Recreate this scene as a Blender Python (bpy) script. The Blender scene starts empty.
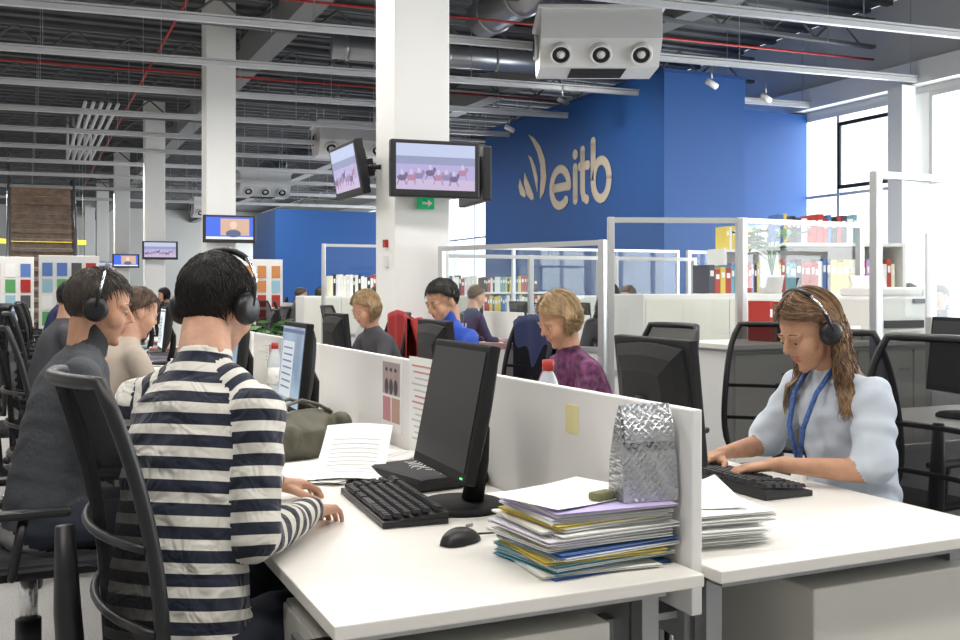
import bpy, bmesh, math, random
import numpy as np
from mathutils import Vector, Matrix
rnd=random.Random(7); nrs=np.random.RandomState(5)
SC=bpy.context.scene; COL=SC.collection
# ------------------------------------------------------------------ materials
MATS={}
def mat(name,col,rough=.5,metal=0,bump=0,bscale=60,var=0,vscale=8,emit=None,estr=0,spec=.5,alpha=1,sheen=0,stretch=None):
    if name in MATS: return MATS[name]
    m=bpy.data.materials.new(name); m.use_nodes=True; nt=m.node_tree; N=nt.nodes; L=nt.links
    b=N['Principled BSDF']; c=(*col,1)
    b.inputs['Base Color'].default_value=c; b.inputs['Roughness'].default_value=rough
    b.inputs['Metallic'].default_value=metal; b.inputs['Specular IOR Level'].default_value=spec
    b.inputs['Alpha'].default_value=alpha
    if sheen: b.inputs['Sheen Weight'].default_value=sheen
    if emit: b.inputs['Emission Color'].default_value=(*emit,1); b.inputs['Emission Strength'].default_value=estr
    if var or bump:
        tc=N.new('ShaderNodeTexCoord'); src=tc.outputs['Object']
        if stretch:
            mp=N.new('ShaderNodeMapping'); mp.inputs['Scale'].default_value=stretch; L.new(src,mp.inputs[0]); src=mp.outputs[0]
    if var:
        n=N.new('ShaderNodeTexNoise'); n.inputs['Scale'].default_value=vscale; n.inputs['Detail'].default_value=4
        L.new(src,n.inputs['Vector']); r=N.new('ShaderNodeValToRGB')
        r.color_ramp.elements[0].position=.3; r.color_ramp.elements[1].position=.7
        r.color_ramp.elements[0].color=(*[max(0,x*(1-var)) for x in col],1); r.color_ramp.elements[1].color=(*[min(1,x*(1+var)) for x in col],1)
        L.new(n.outputs['Fac'],r.inputs[0]); L.new(r.outputs[0],b.inputs['Base Color'])
    if bump:
        n=N.new('ShaderNodeTexNoise'); n.inputs['Scale'].default_value=bscale; n.inputs['Detail'].default_value=5
        L.new(src,n.inputs['Vector']); bp=N.new('ShaderNodeBump'); bp.inputs['Strength'].default_value=bump; bp.inputs['Distance'].default_value=.01
        L.new(n.outputs['Fac'],bp.inputs['Height']); L.new(bp.outputs[0],b.inputs['Normal'])
    MATS[name]=m; return m
def glassmat():
    m=bpy.data.materials.new('clear_glass'); m.use_nodes=True; nt=m.node_tree; N=nt.nodes; L=nt.links; N.clear()
    o=N.new('ShaderNodeOutputMaterial'); mx=N.new('ShaderNodeMixShader'); t=N.new('ShaderNodeBsdfTransparent'); g=N.new('ShaderNodeBsdfGlossy')
    t.inputs[0].default_value=(.95,.975,.97,1); g.inputs['Roughness'].default_value=.02; g.inputs[0].default_value=(1,1,1,1)
    lw=N.new('ShaderNodeLayerWeight'); lw.inputs[0].default_value=.25
    q=N.new('ShaderNodeMath'); q.operation='MULTIPLY_ADD'; q.inputs[1].default_value=.22; q.inputs[2].default_value=.04
    L.new(lw.outputs['Facing'],q.inputs[0])
    L.new(q.outputs[0],mx.inputs[0]); L.new(t.outputs[0],mx.inputs[1]); L.new(g.outputs[0],mx.inputs[2]); L.new(mx.outputs[0],o.inputs[0]); return m
GLASS=glassmat()
def stripemat(name,c1,c2,period,frac):
    m=bpy.data.materials.new(name); m.use_nodes=True; nt=m.node_tree; N=nt.nodes; L=nt.links; b=N['Principled BSDF']
    b.inputs['Roughness'].default_value=.9; b.inputs['Sheen Weight'].default_value=.2
    a=N.new('ShaderNodeAttribute'); a.attribute_name='along'
    d=N.new('ShaderNodeMath'); d.operation='DIVIDE'; d.inputs[1].default_value=period; L.new(a.outputs['Fac'],d.inputs[0])
    f=N.new('ShaderNodeMath'); f.operation='FRACT'; L.new(d.outputs[0],f.inputs[0])
    g=N.new('ShaderNodeMath'); g.operation='LESS_THAN'; g.inputs[1].default_value=frac; L.new(f.outputs[0],g.inputs[0])
    mx=N.new('ShaderNodeMix'); mx.data_type='RGBA'; mx.inputs[6].default_value=(*c1,1); mx.inputs[7].default_value=(*c2,1)
    L.new(g.outputs[0],mx.inputs[0]); L.new(mx.outputs[2],b.inputs['Base Color'])
    tc=N.new('ShaderNodeTexCoord'); n=N.new('ShaderNodeTexNoise'); n.inputs['Scale'].default_value=14; n.inputs['Distortion'].default_value=1.2; L.new(tc.outputs['Object'],n.inputs['Vector'])
    bp=N.new('ShaderNodeBump'); bp.inputs['Strength'].default_value=.7; bp.inputs['Distance'].default_value=.03; L.new(n.outputs['Fac'],bp.inputs['Height']); L.new(bp.outputs[0],b.inputs['Normal'])
    return m
def screenmat(name,cols,strength,scale=4):
    m=bpy.data.materials.new(name); m.use_nodes=True; nt=m.node_tree; N=nt.nodes; L=nt.links; b=N['Principled BSDF']
    b.inputs['Base Color'].default_value=(.01,.01,.01,1); b.inputs['Roughness'].default_value=.25
    tc=N.new('ShaderNodeTexCoord'); n=N.new('ShaderNodeTexNoise'); n.inputs['Scale'].default_value=scale; n.inputs['Detail'].default_value=3
    L.new(tc.outputs['Object'],n.inputs['Vector']); r=N.new('ShaderNodeValToRGB'); e=r.color_ramp.elements
    e[0].position=.35; e[1].position=.65; e[0].color=(*cols[0],1); e[1].color=(*cols[-1],1)
    for i,c in enumerate(cols[1:-1]):
        q=e.new(.35+.3*(i+1)/(len(cols)-1)); q.color=(*c,1)
    L.new(n.outputs['Fac'],r.inputs[0]); L.new(r.outputs[0],b.inputs['Emission Color']); b.inputs['Emission Strength'].default_value=strength
    return m
WHITE=mat('desk_laminate',(.78,.755,.71),.35,bump=.02,bscale=200)
PED=mat('pedestal_paint',(.72,.70,.64),.45)
GREYM=mat('grey_metal',(.42,.43,.44),.35,.7)
ALU=mat('aluminium',(.66,.67,.68),.32,.75)
SILV=mat('silver_metal',(.75,.75,.76),.2,.95)
BLK=mat('black_plastic',(.010,.010,.012),.42)
MBK=mat('monitor_shell',(.009,.009,.010),.62,spec=.3)
BLKM=mat('black_matte',(.016,.016,.018),.7)
KEY=mat('key_plastic',(.02,.02,.023),.5)
MESH=mat('chair_mesh',(.010,.010,.012),.9,alpha=.82,spec=.1)
FAB=mat('chair_fabric',(.02,.021,.025),.95,bump=.3,bscale=300)
PAPER=mat('paper',(.85,.85,.83),.8)
PANEL=mat('divider_white',(.80,.79,.775),.5)
WALLW=mat('wall_paint',(.62,.62,.60),.8)
COLW=mat('column_paint',(.86,.86,.84),.7,bump=.03,bscale=80)
BLUE=mat('blue_wall_paint',(.008,.078,.29),.6)
TAN=mat('logo_sand',(.60,.52,.42),.7,spec=.2)
RED=mat('red_paint',(.4,.02,.015),.5)
WHT=mat('white_plastic',(.78,.78,.76),.4)
# ------------------------------------------------------------------ mesh builder
def frame(d):
    d=Vector(d).normalized(); u=Vector((0,0,1)) if abs(d.z)<.9 else Vector((1,0,0))
    a=d.cross(u).normalized(); return a,d.cross(a).normalized()
class B:
    def __init__(s): s.v=[];s.f=[];s.m=[];s.s=[];s.mats=[]
    def mi(s,m):
        if m not in s.mats: s.mats.append(m)
        return s.mats.index(m)
    def add(s,vs,fs,m,smooth=False,M=None):
        o=len(s.v); s.v+= [tuple(M@Vector(v)) if M is not None else tuple(v) for v in vs]
        k=s.mi(m)
        for f in fs: s.f.append([i+o for i in f]); s.m.append(k); s.s.append(smooth)
    def box(s,c,d,m,rz=0,M=None,bev=0,rx=0,ry=0):
        T=Matrix.Translation(c)@Matrix.Rotation(rz,4,'Z')@Matrix.Rotation(ry,4,'Y')@Matrix.Rotation(rx,4,'X')
        if M is not None: T=M@T
        x,y,z=d[0]/2,d[1]/2,d[2]/2
        if bev:
            bm=bmesh.new(); bmesh.ops.create_cube(bm,size=1); bmesh.ops.scale(bm,vec=d,verts=bm.verts)
            bmesh.ops.bevel(bm,geom=bm.edges[:],offset=min(bev,min(d)*.49),segments=2,affect='EDGES',profile=.6)
            vs=[v.co.copy() for v in bm.verts]; fs=[[v.index for v in f.verts] for f in bm.faces]; bm.free(); s.add(vs,fs,m,False,T); return
        vs=[(-x,-y,-z),(x,-y,-z),(x,y,-z),(-x,y,-z),(-x,-y,z),(x,-y,z),(x,y,z),(-x,y,z)]
        s.add(vs,[[0,3,2,1],[4,5,6,7],[0,1,5,4],[1,2,6,5],[2,3,7,6],[3,0,4,7]],m,False,T)
    def quad(s,a,b_,c,d,m): s.add([a,b_,c,d],[[0,1,2,3]],m)
    def tube(s,pts,r,m,n=8,closed=False,M=None,sx=1):
        pts=[Vector(p) for p in pts]; N=len(pts); rr=r if isinstance(r,(list,tuple)) else [r]*N
        vs=[];fs=[];a=None
        for i,p in enumerate(pts):
            if closed: d=pts[(i+1)%N]-pts[i-1]
            else: d=pts[min(i+1,N-1)]-pts[max(i-1,0)]
            d=d.normalized() if d.length>0 else Vector((0,0,1))
            if a is None: a,b=frame(d)
            else:
                a=(a-d*a.dot(d)); a=a.normalized() if a.length>1e-6 else frame(d)[0]
            b=d.cross(a)
            for k in range(n):
                t=2*math.pi*k/n; vs.append(p+(a*math.cos(t)+b*math.sin(t)*sx)*rr[i])
        for i in range(N if closed else N-1):
            j=(i+1)%N
            for k in range(n):
                l=(k+1)%n; fs.append([i*n+k,i*n+l,j*n+l,j*n+k])
        if not closed: fs.append(list(range(n))[::-1]); fs.append([(N-1)*n+k for k in range(n)])
        s.add(vs,fs,m,n>5,M)
    def cyl(s,a,b,r,m,n=16,r2=None,M=None): s.tube([a,b],[r,r if r2 is None else r2],m,n,M=M)
    def sph(s,c,r,m,M=None,nu=14,nv=9,R=None):
        r=(r,r,r) if not isinstance(r,(tuple,list)) else r
        vs=[];fs=[]
        for i in range(nv+1):
            t=math.pi*i/nv
            for j in range(nu):
                p=2*math.pi*j/nu; q=Vector((r[0]*math.sin(t)*math.cos(p),r[1]*math.sin(t)*math.sin(p),r[2]*math.cos(t)))
                if R is not None: q=R@q
                vs.append(q+Vector(c))
        for i in range(nv):
            for j in range(nu): k=(j+1)%nu; fs.append([i*nu+j,(i+1)*nu+j,(i+1)*nu+k,i*nu+k])
        s.add(vs,fs,m,True,M)
    def prism(s,poly,z0,z1,m,M=None):
        n=len(poly); vs=[(x,y,z0) for x,y in poly]+[(x,y,z1) for x,y in poly]
        fs=[list(range(n))[::-1],list(range(n,2*n))]+[[i,(i+1)%n,n+(i+1)%n,n+i] for i in range(n)]; s.add(vs,fs,m,False,M)
    def grid(s,fn,nu,nv,m,smooth=True,M=None):
        vs=[fn(i/nu,j/nv) for i in range(nu+1) for j in range(nv+1)]
        fs=[[i*(nv+1)+j,(i+1)*(nv+1)+j,(i+1)*(nv+1)+j+1,i*(nv+1)+j+1] for i in range(nu) for j in range(nv)]; s.add(vs,fs,m,smooth,M)
    def mesh(s,name):
        me=bpy.data.meshes.new(name); me.from_pydata(s.v,[],s.f)
        for m in s.mats: me.materials.append(m)
        me.polygons.foreach_set('material_index',s.m); me.polygons.foreach_set('use_smooth',s.s); me.update(); return me
    def obj(s,name,loc=(0,0,0),rz=0,parent=None): return inst(s.mesh(name),name,loc,rz,parent)
def inst(me,name,loc=(0,0,0),rz=0,parent=None):
    o=bpy.data.objects.new(name,me); o.location=loc; o.rotation_euler=(0,0,rz); COL.objects.link(o)
    if parent: o.parent=parent
    return o
CACHE={}
def cached(key,fn):
    if key not in CACHE: CACHE[key]=fn()
    return CACHE[key]
# ------------------------------------------------------------------ room shell
XL,XR,YN,YF,ZC=-6.0,12.5,-4.0,58.0,5.9
FLOOR=mat('carpet_light',(.40,.39,.38),.95,bump=.6,bscale=180,var=.25,vscale=120)
DARKC=mat('carpet_dark',(.15,.15,.16),.95,bump=.6,bscale=150,var=.9,vscale=16)
CEIL=mat('ceiling_deck',(.095,.10,.105),.8,var=.2,vscale=2)
BEAM=mat('beam_grey',(.21,.215,.215),.7)
JOI=mat('joist_dark',(.12,.125,.13),.7)
b=B(); b.box(((XL+XR)/2,(YN+YF)/2,-.05),(XR-XL,YF-YN,.1),FLOOR); b.obj('floor')
b=B(); b.box(((2.35+XR)/2,(YN+12.9)/2,.003),(XR-2.35,12.9-YN,.006),DARKC); b.obj('carpet')
b=B(); b.box(((XL+XR)/2,(YN+YF)/2,ZC+.05),(XR-XL,YF-YN,.1),CEIL)
y=YN
while y<40:
    b.box(((XL+XR)/2,y,ZC-.03),(XR-XL,.12,.06),CEIL); y+=.45
b.obj('ceiling')
b=B(); b.box((XL-.1,(YN+YF)/2,ZC/2),(.2,YF-YN,ZC),WALLW); b.obj('wall_left')
b=B(); b.box(((XL+XR)/2,YN-.1,ZC/2),(XR-XL,.2,ZC),WALLW); b.obj('wall_near')
b=B(); b.box(((XL+XR)/2,YF+.1,ZC/2),(XR-XL,.2,ZC),WALLW); b.obj('wall_far')
b=B(); b.box((XR+.1,(YN+YF)/2,.42),(.2,YF-YN,.84),WALLW); b.box((XR+.1,(YN+YF)/2,5.12),(.2,YF-YN,1.55),WALLW)
b.box((XR-.12,(YN+YF)/2,4.62),(.22,YF-YN,.35),COLW)
wy=[]; y=YN
while y<YF-1:
    b.box((XR+.1,y+.15,2.6),(.2,.3,3.5),COLW); wy.append((y+.3,min(y+5.0,YF))); y+=5.0
b.obj('wall_right')
WF=mat('window_frame',(.55,.56,.57),.5)
for i,(a,c) in enumerate(wy):
    b=B(); L=c-a; 
    for z in (.88,4.31): b.box((XR+.05,(a+c)/2,z),(.1,L,.08),WF)
    b.box((XR+.05,(a+c)/2,2.95),(.07,L,.05),WF)
    for k in range(4): b.box((XR+.05,a+.03+(L-.06)*k/3,2.6),(.09,.06,3.4),WF)
    b.quad((XR+.06,a,.9),(XR+.06,c,.9),(XR+.06,c,4.3),(XR+.06,a,4.3),GLASS)
    if i in (3,7):
        for z in (3.05,4.1): b.box((XR-.12,a+L*.17,z),(.04,L*.26,.06),BLKM)
        for s_ in (.04,.30): b.box((XR-.12,a+L*s_,3.57),(.04,.05,1.1),BLKM)
        for s_ in (.06,.28): b.box((XR-.05,a+L*s_,4.1),(.14,.03,.03),GREYM)
    b.obj('window_%d'%(i+1))
b=B(); b.box((9.78,16.2,2.36),(1.56,6.6,4.72),BLUE); b.box((9.78,16.2,4.74),(1.6,6.64,.05),mat('blue_dark',(.004,.05,.22),.6)); b.obj('wall_blue_box')
b=B(); b.box((11.5,13.75,2.2),(1.98,.3,4.4),BLUE); b.obj('wall_blue_back')
b=B(); b.box((8.3,29.0,1.8),(4.0,3.0,3.6),BLUE); b.obj('wall_blue_far')
# logo
b=B()
def stroke(pts,r,rr=None): b.tube([(0,p[0],p[1]) for p in pts],rr or r,TAN,10)
def dotc(p,r): b.sph((0,p[0],p[1]),r,TAN)
def arc(cx,cz,rx,rz,a0,a1,n=20): return [(cx+rx*math.cos(math.radians(a0+(a1-a0)*i/n)),cz+rz*math.sin(math.radians(a0+(a1-a0)*i/n))) for i in range(n+1)]
W=.085
def letter(pts): 
    stroke(pts,W); dotc(pts[0],W); dotc(pts[-1],W)
letter([(1.36,3.2),(1.96,3.2)]); letter(arc(1.66,3.2,.33,.34,0,312)) 
letter([(2.22,3.5),(2.22,2.92)]); dotc((2.22,3.74),.095)
letter([(2.48,3.78),(2.48,3.05),(2.52,2.94),(2.62,2.9)]); letter([(2.40,3.5),(2.66,3.5)])
letter([(2.84,3.88),(2.84,3.2)]); letter(arc(3.10,3.2,.26,.33,0,360,28))
b.tube([(0,x,z) for x,z in [(.02,3.52),(.03,3.4),(.1,3.28),(.22,3.2),(.27,3.16)]],[.02,.08,.1,.07,.01],TAN,10)
b.tube([(0,x,z) for x,z in [(.22,3.62),(.27,3.45),(.4,3.25),(.55,3.12),(.62,3.08)]],[.02,.09,.115,.08,.01],TAN,10)
b.tube([(0,x,z) for x,z in [(.4,4.35),(.6,4.22),(.82,4.02),(.98,3.75),(1.02,3.45),(.95,3.2),(.88,3.06)]],[.01,.05,.085,.11,.12,.09,.02],TAN,12)
b.tube([(0,x,z) for x,z in [(.38,3.95),(.5,3.85),(.62,3.68),(.72,3.45),(.76,3.2)]],[.01,.05,.075,.07,.01],TAN,10)
b.v=[(v[0]*.08,-v[1],v[2]) for v in b.v]
b.obj('logo_lettering',(8.99,17.85,.03))
# columns
for i in range(6):
    b=B(); b.box((0,0,ZC/2),(.46,.46,ZC),COLW,bev=.015); b.box((0,0,.06),(.49,.49,.12),GREYM); b.obj('column',(2.82,7.51+8.79*i,0))
b=B(); b.box((0,0,2.22),(.28,.28,4.44),COLW,bev=.01); b.box((0,0,.06),(.3,.3,.12),GREYM); b.obj('column',(12.2,11.25,0))
# ------------------------------------------------------------------ ceiling services
b=B()
for x in (3.6,-2.2,8.6): b.box((x,27,5.45),(.34,62,.5),BEAM)
b.obj('ceiling_beam')
b=B()
y=9.0
while y<45:
    b.box((3,y,5.62),(18.6,.1,.05),JOI); b.box((3,y,5.2),(18.6,.1,.05),JOI)
    x=-6
    while x<12:
        b.tube([(x,y,5.22),(x+.45,y,5.6)],.02,JOI,4); b.tube([(x+.45,y,5.6),(x+.9,y,5.22)],.02,JOI,4); x+=.9
    y+=2.9
b.obj('roof_truss')
RAIL=mat('rail_paint',(.62,.63,.64),.45,.2)
b=B(); L=19.0
b.box((0,0,0),(L,.075,.06),RAIL); b.box((0,0,.05),(L,.12,.02),RAIL)
x=-9
while x<=9: b.cyl((x,0,.05),(x,0,1.3),.006,GREYM,5); x+=1.5
me_r=b.mesh('lighting_rail')
for y in [9.6,11.9,14.2,16.5,18.9,21.3,23.8,26.5,29.5,33,37]:
    inst(me_r,'lighting_rail',(3.2,y,4.5),math.radians(-5.5))
b=B()
for y in (13.1,18.0,25.2): b.cyl((-5.8,y,5.0),(12.3,y-1.2,5.0),.018,RED,8)
b.cyl((1.9,2,5.06),(1.9,40,5.06),.018,RED,8)
b.obj('sprinkler_pipe')
b=B()
for k in range(5): b.cyl((1.0+k*.14,19.5,4.75),(1.0+k*.14,28,4.75),.035,RAIL,8); b.cyl((1.0+k*.14,28,4.75),(1.0+k*.14,28,5.88),.035,RAIL,8)
b.obj('conduit_pipes')
DUCT=mat('duct_metal',(.42,.43,.45),.35,.8,bump=.1,bscale=4)
b=B(); b.cyl((4.2,14.6,4.98),(8.3,14.2,4.98),.17,DUCT,18)
for k in range(5): b.cyl((4.4+.8*k,14.58-.078*k,4.98),(4.44+.8*k,14.57-.078*k,4.98),.185,DUCT,18)
b.obj('air_duct')
b=B(); b.cyl((6.2,10.0,5.35),(6.2,13.5,5.35),.28,DUCT,20); b.cyl((6.2,10.2,5.35),(6.2,10.2,5.88),.25,DUCT,20)
for k in range(4): b.cyl((6.2,10.4+k*.9,5.35),(6.2,10.44+k*.9,5.35),.30,DUCT,20)
b.obj('air_duct')
def ac_unit():
    b=B(); P=mat('ac_paint',(.66,.66,.65),.5)
    prof=[(-.6,.42),(-.6,.05),(-.35,-.25),(.35,-.25),(.6,.05),(.6,.42)]
    M=Matrix(((0,0,1,0),(1,0,0,0),(0,1,0,0),(0,0,0,1)))
    b.prism(prof,-.75,.75,P,M)
    b.box((0,0,.44),(1.58,1.26,.05),P,bev=.01)
    n=Vector((0,-.30,-.25)).normalized()
    for x in (-.5,0,.5):
        c=Vector((x,-.475,-.10))
        b.cyl(c-n*.02,c+n*.05,.15,P,22,.14); b.cyl(c+n*.03,c+n*.055,.115,BLKM,22); b.cyl(c+n*.05,c+n*.08,.06,P,16,.03)
        b.tube([c+n*.06+(frame(n)[0]*math.cos(t)+frame(n)[1]*math.sin(t))*.125 for t in [k*math.pi/10 for k in range(20)]],.018,P,6,closed=True)
    for sx in (-1,1):
        c=Vector((sx*.76,0,.08)); d=Vector((sx,0,0)); b.cyl(c,c+d*.04,.16,P,22); b.cyl(c+d*.03,c+d*.05,.12,BLKM,22)
    for i in range(7): b.box((0,-.25+i*.08,-.256),(.7,.03,.012),BLKM)
    for x in (-.65,.65):
        for y in (-.45,.45): b.cyl((x,y,.42),(x,y,1.35),.01,GREYM,6)
    return b.mesh('ceiling_air_unit')
ACM=ac_unit()
for (x,y,z,r) in [(6.72,11.15,4.38,-.42),(6.5,21.2,4.5,-.1),(6.5,30.2,4.4,0),(6.5,39,4.4,0)]:
    inst(ACM,'ceiling_air_unit',(x,y,z),r)
b=B()
for k,(x,y) in enumerate([(7.6,13.6),(8.0,16.3),(8.9,11.6),(10.3,12.1)]):
    b.cyl((x,y,4.5),(x,y,4.34),.012,GREYM,6); b.cyl((x-.08,y,4.3),(x+.09,y,4.23),.045,BLKM if k<1 else WHT,12)
b.obj('spotlight')
WOOD=mat('stair_wood',(.32,.23,.17),.6,var=.3,vscale=6)
b=B()
for i in range(16):
    b.box((0,i*.27,.2+.29*i),(1.7,.30,.06),WOOD); b.box((0,i*.27+.15,.07+.29*i),(1.7,.03,.18),WOOD)
for s_ in (-1,1):
    b.tube([(s_*.88,-.2,.1),(s_*.88,4.2,4.75)],.07,GREYM,6)
    b.tube([(s_*.9,-.2,1.1),(s_*.9,4.2,5.6)],.03,GREYM,8)
    for i in range(0,16,3): b.cyl((s_*.9,i*.27,.3+.29*i),(s_*.9,i*.27,1.2+.29*i),.015,GREYM,6)
b.obj('staircase',(.45,29.5,0))
b=B(); b.box((0,0,0),(3.2,.08,.14),mat('yellow_light',(.8,.7,.05),.5,emit=(1,.85,.05),estr=.8)); b.cyl((-1.5,0,0),(-1.5,0,3),.01,GREYM,6); b.cyl((1.5,0,0),(1.5,0,3),.01,GREYM,6); b.obj('yellow_sign',(.2,34.8,2.9))
PC_=[PAPER,RED,mat('poster_blue',(.1,.2,.5),.6),mat('poster_orange',(.6,.25,.08),.6),mat('poster_dark',(.08,.08,.09),.6),mat('poster_cyan',(.3,.5,.6),.6),mat('poster_green',(.1,.35,.12),.6)]
def board(seed,w,nx):
    r=random.Random(seed); b=B(); b.box((0,0,1.3),(w,.06,1.3),WHT,bev=.01)
    for k in range(nx*4): b.box((-w/2+.14+(w-.28)*(k%nx)/(nx-1),-.035,.83+.29*(k//nx)),(.17,.01,.24),PC_[r.randrange(7)])
    for s_ in (-1,1): b.box((s_*(w/2-.08),0,.35),(.05,.05,.7),GREYM); b.box((s_*(w/2-.08),0,.02),(.06,.5,.04),GREYM)
    return b
board(2,1.0,4).obj('notice_board',(.72,19.3,0)); board(5,1.3,5).obj('notice_board',(-.5,20.3,0)); board(8,1.4,5).obj('notice_board',(4.0,19.9,0))
# ------------------------------------------------------------------ TVs
def em(name,c,s=1.0): return mat(name,(.02,.02,.02),.3,emit=c,estr=s)
def tv(kind):
    b=B(); b.box((0,0,0),(.70,.07,.43),BLK,bev=.012); b.box((0,.05,0),(.5,.06,.3),BLKM,bev=.02); b.box((0,.12,0),(.14,.14,.14),BLKM)
    def p(x0,z0,x1,z1,m,k=0): yy=-.0365-.0006*k; b.quad((x0,yy,z0),(x1,yy,z0),(x1,yy,z1),(x0,yy,z1),m)
    if kind==1:
        p(-.31,-.16,.31,.185,em('tv_mauve',(.36,.32,.54),.95)); p(-.31,.06,.31,.185,em('tv_sky',(.42,.47,.64),.95),1); p(-.31,.03,.31,.09,em('tv_hedge',(.22,.24,.38)),1.5); p(-.31,-.16,.31,-.08,em('tv_track',(.46,.38,.54),.95),1)
        r=random.Random(4)
        for k in range(8):
            x=-.26+k*.068+r.uniform(-.012,.012); z=-.05+r.uniform(-.03,.03); m=em(['tv_horse','tv_rider','tv_dust'][k%3],[(.12,.09,.18),(.32,.17,.27),(.2,.17,.32)][k%3])
            b.sph((x,-.038,z),(.036,.0012,.024),m); b.sph((x+.034,-.038,z+.025),(.012,.0012,.018),m); b.sph((x,-.0385,z+.04),(.011,.001,.022),em('tv_rider2',(.45,.4,.58)))
            for q in (-.02,.02): b.tube([(x+q,-.038,z-.015),(x+q*1.9,-.038,z-.055)],.003,m,4)
    else:
        p(-.31,-.16,.31,.185,em('tv_blue',(.03,.10,.55),1.2)); p(-.12,-.1,.26,.16,em('tv_warm',(.55,.35,.25),1),1); p(-.31,-.16,.31,-.12,em('tv_ticker',(.7,.72,.75),1),2)
        b.sph((.05,-.038,.06),(.045,.001,.06),em('tv_face',(.75,.5,.4))); b.sph((.05,-.038,-.07),(.1,.001,.06),em('tv_suit',(.08,.1,.2)))
    return b.mesh('television')
t1=tv(1); t2=tv(2)
inst(t1,'television',(2.83,7.05,2.23),-.1)
o=inst(t1,'television',(2.38,7.78,2.28),-1.56); o.rotation_euler=(math.radians(10),0,-1.56)
o=inst(t1,'television',(3.34,7.45,2.23),1.45)
b=B()
b.tube([(2.59,7.6,2.3),(2.44,7.72,2.3)],.02,BLKM,8); b.tube([(3.05,7.5,2.23),(3.2,7.46,2.23)],.02,BLKM,8); b.obj('tv_bracket')
for i,m in enumerate([t2,t1,t2,t1]):
    y=7.51+8.79*(i+1); o=inst(m,'television',(2.9,y-.5,2.28),-.1); o.scale=(1.15,1,1)
b=B(); b.box((0,0,0),(.13,.03,.09),mat('exit_green',(.0,.25,.08),.5,emit=(0,.4,.12),estr=.3)); b.prism([(-.04,-.01),(.01,-.01),(.01,-.03),(.045,0),(.01,.03),(.01,.01),(-.04,.01)],0,.005,WHT,Matrix.Translation((0,-.02,0))@Matrix.Rotation(math.pi/2,4,'X')); b.obj('exit_sign',(2.84,7.26,1.99))
b=B(); b.box((0,0,0),(.03,.05,.06),RED); b.box((0,0,-.14),(.03,.06,.09),WHT); b.obj('fire_alarm',(2.575,7.45,1.68))
# ------------------------------------------------------------------ furniture
def desk(w,l=1.445,pedside=-1):
    b=B(); b.box((0,0,.727),(w,l,.026),WHITE,bev=.003)
    b.box((0,0,.7),(w-.1,l-.12,.028),GREYM)
    for y in (-l/2+.12,l/2-.12):
        b.box((-pedside*-(w/2-.08),y,.345),(.05,.05,.69),GREYM); b.box((pedside*-(w/2-.06),y,.345),(.04,.04,.69),GREYM)
    cx=pedside*(w/2-.03-.27); y0=-l/2+.05
    b.box((cx,y0+.21,.345),(.54,.42,.62),PED,bev=.006)
    for z,h in ((.56,.18),(.36,.18),(.15,.2)): b.box((cx+pedside*.272,y0+.21,z),(.012,.40,h),PED,bev=.004)
    for z in (.62,.42,.22): b.box((cx+pedside*.285,y0+.21,z),(.015,.14,.012),GREYM)
    for ax in (-.22,.22):
        for ay in (-.16,.16): b.cyl((cx+ax,y0+.21+ay,0),(cx+ax,y0+.21+ay,.05),.022,BLK,10)
    b.box((-pedside*(w/2-.05),0,.6),(.06,l-.3,.1),GREYM)
    return b.mesh('office_desk')
DL=desk(.757,pedside=-1); DR=desk(.857,pedside=1)
def divider():
    b=B(); b.box((0,.02,.85),(.026,1.385,.42),PANEL,bev=.004); b.box((0,-.3,.66),(.024,.05,.1),GREYM); b.box((0,.4,.66),(.024,.05,.1),GREYM); return b.mesh('desk_divider')
DV=divider(); DX=1.2475
NB=6
for k in range(NB):
    y=1.62+1.45*k+.725
    inst(DL,'office_desk',(.8495,y,0)); inst(DR,'office_desk',(1.697,y,0)); inst(DV,'desk_divider',(DX,y,0))
b=B(); b.box((0,0,.6),(.2,.5,.015),GREYM)
for x in (-.09,.09): b.box((x,0,.64),(.006,.5,.08),GREYM)
for x in (-.1,.1):
    b.box((x,-.2,.3),(.04,.04,.6),GREYM)
b.tube([(-.06,-.2,.62),(-.05,-.22,.45),(.0,-.15,.25),(.03,-.1,.01)],.006,BLK,6); b.tube([(.05,-.2,.62),(.03,-.22,.4),(.05,-.15,.2),(.0,-.05,.01)],.006,BLK,6)
b.obj('cable_tray',(1.25,2.05,0))
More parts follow.
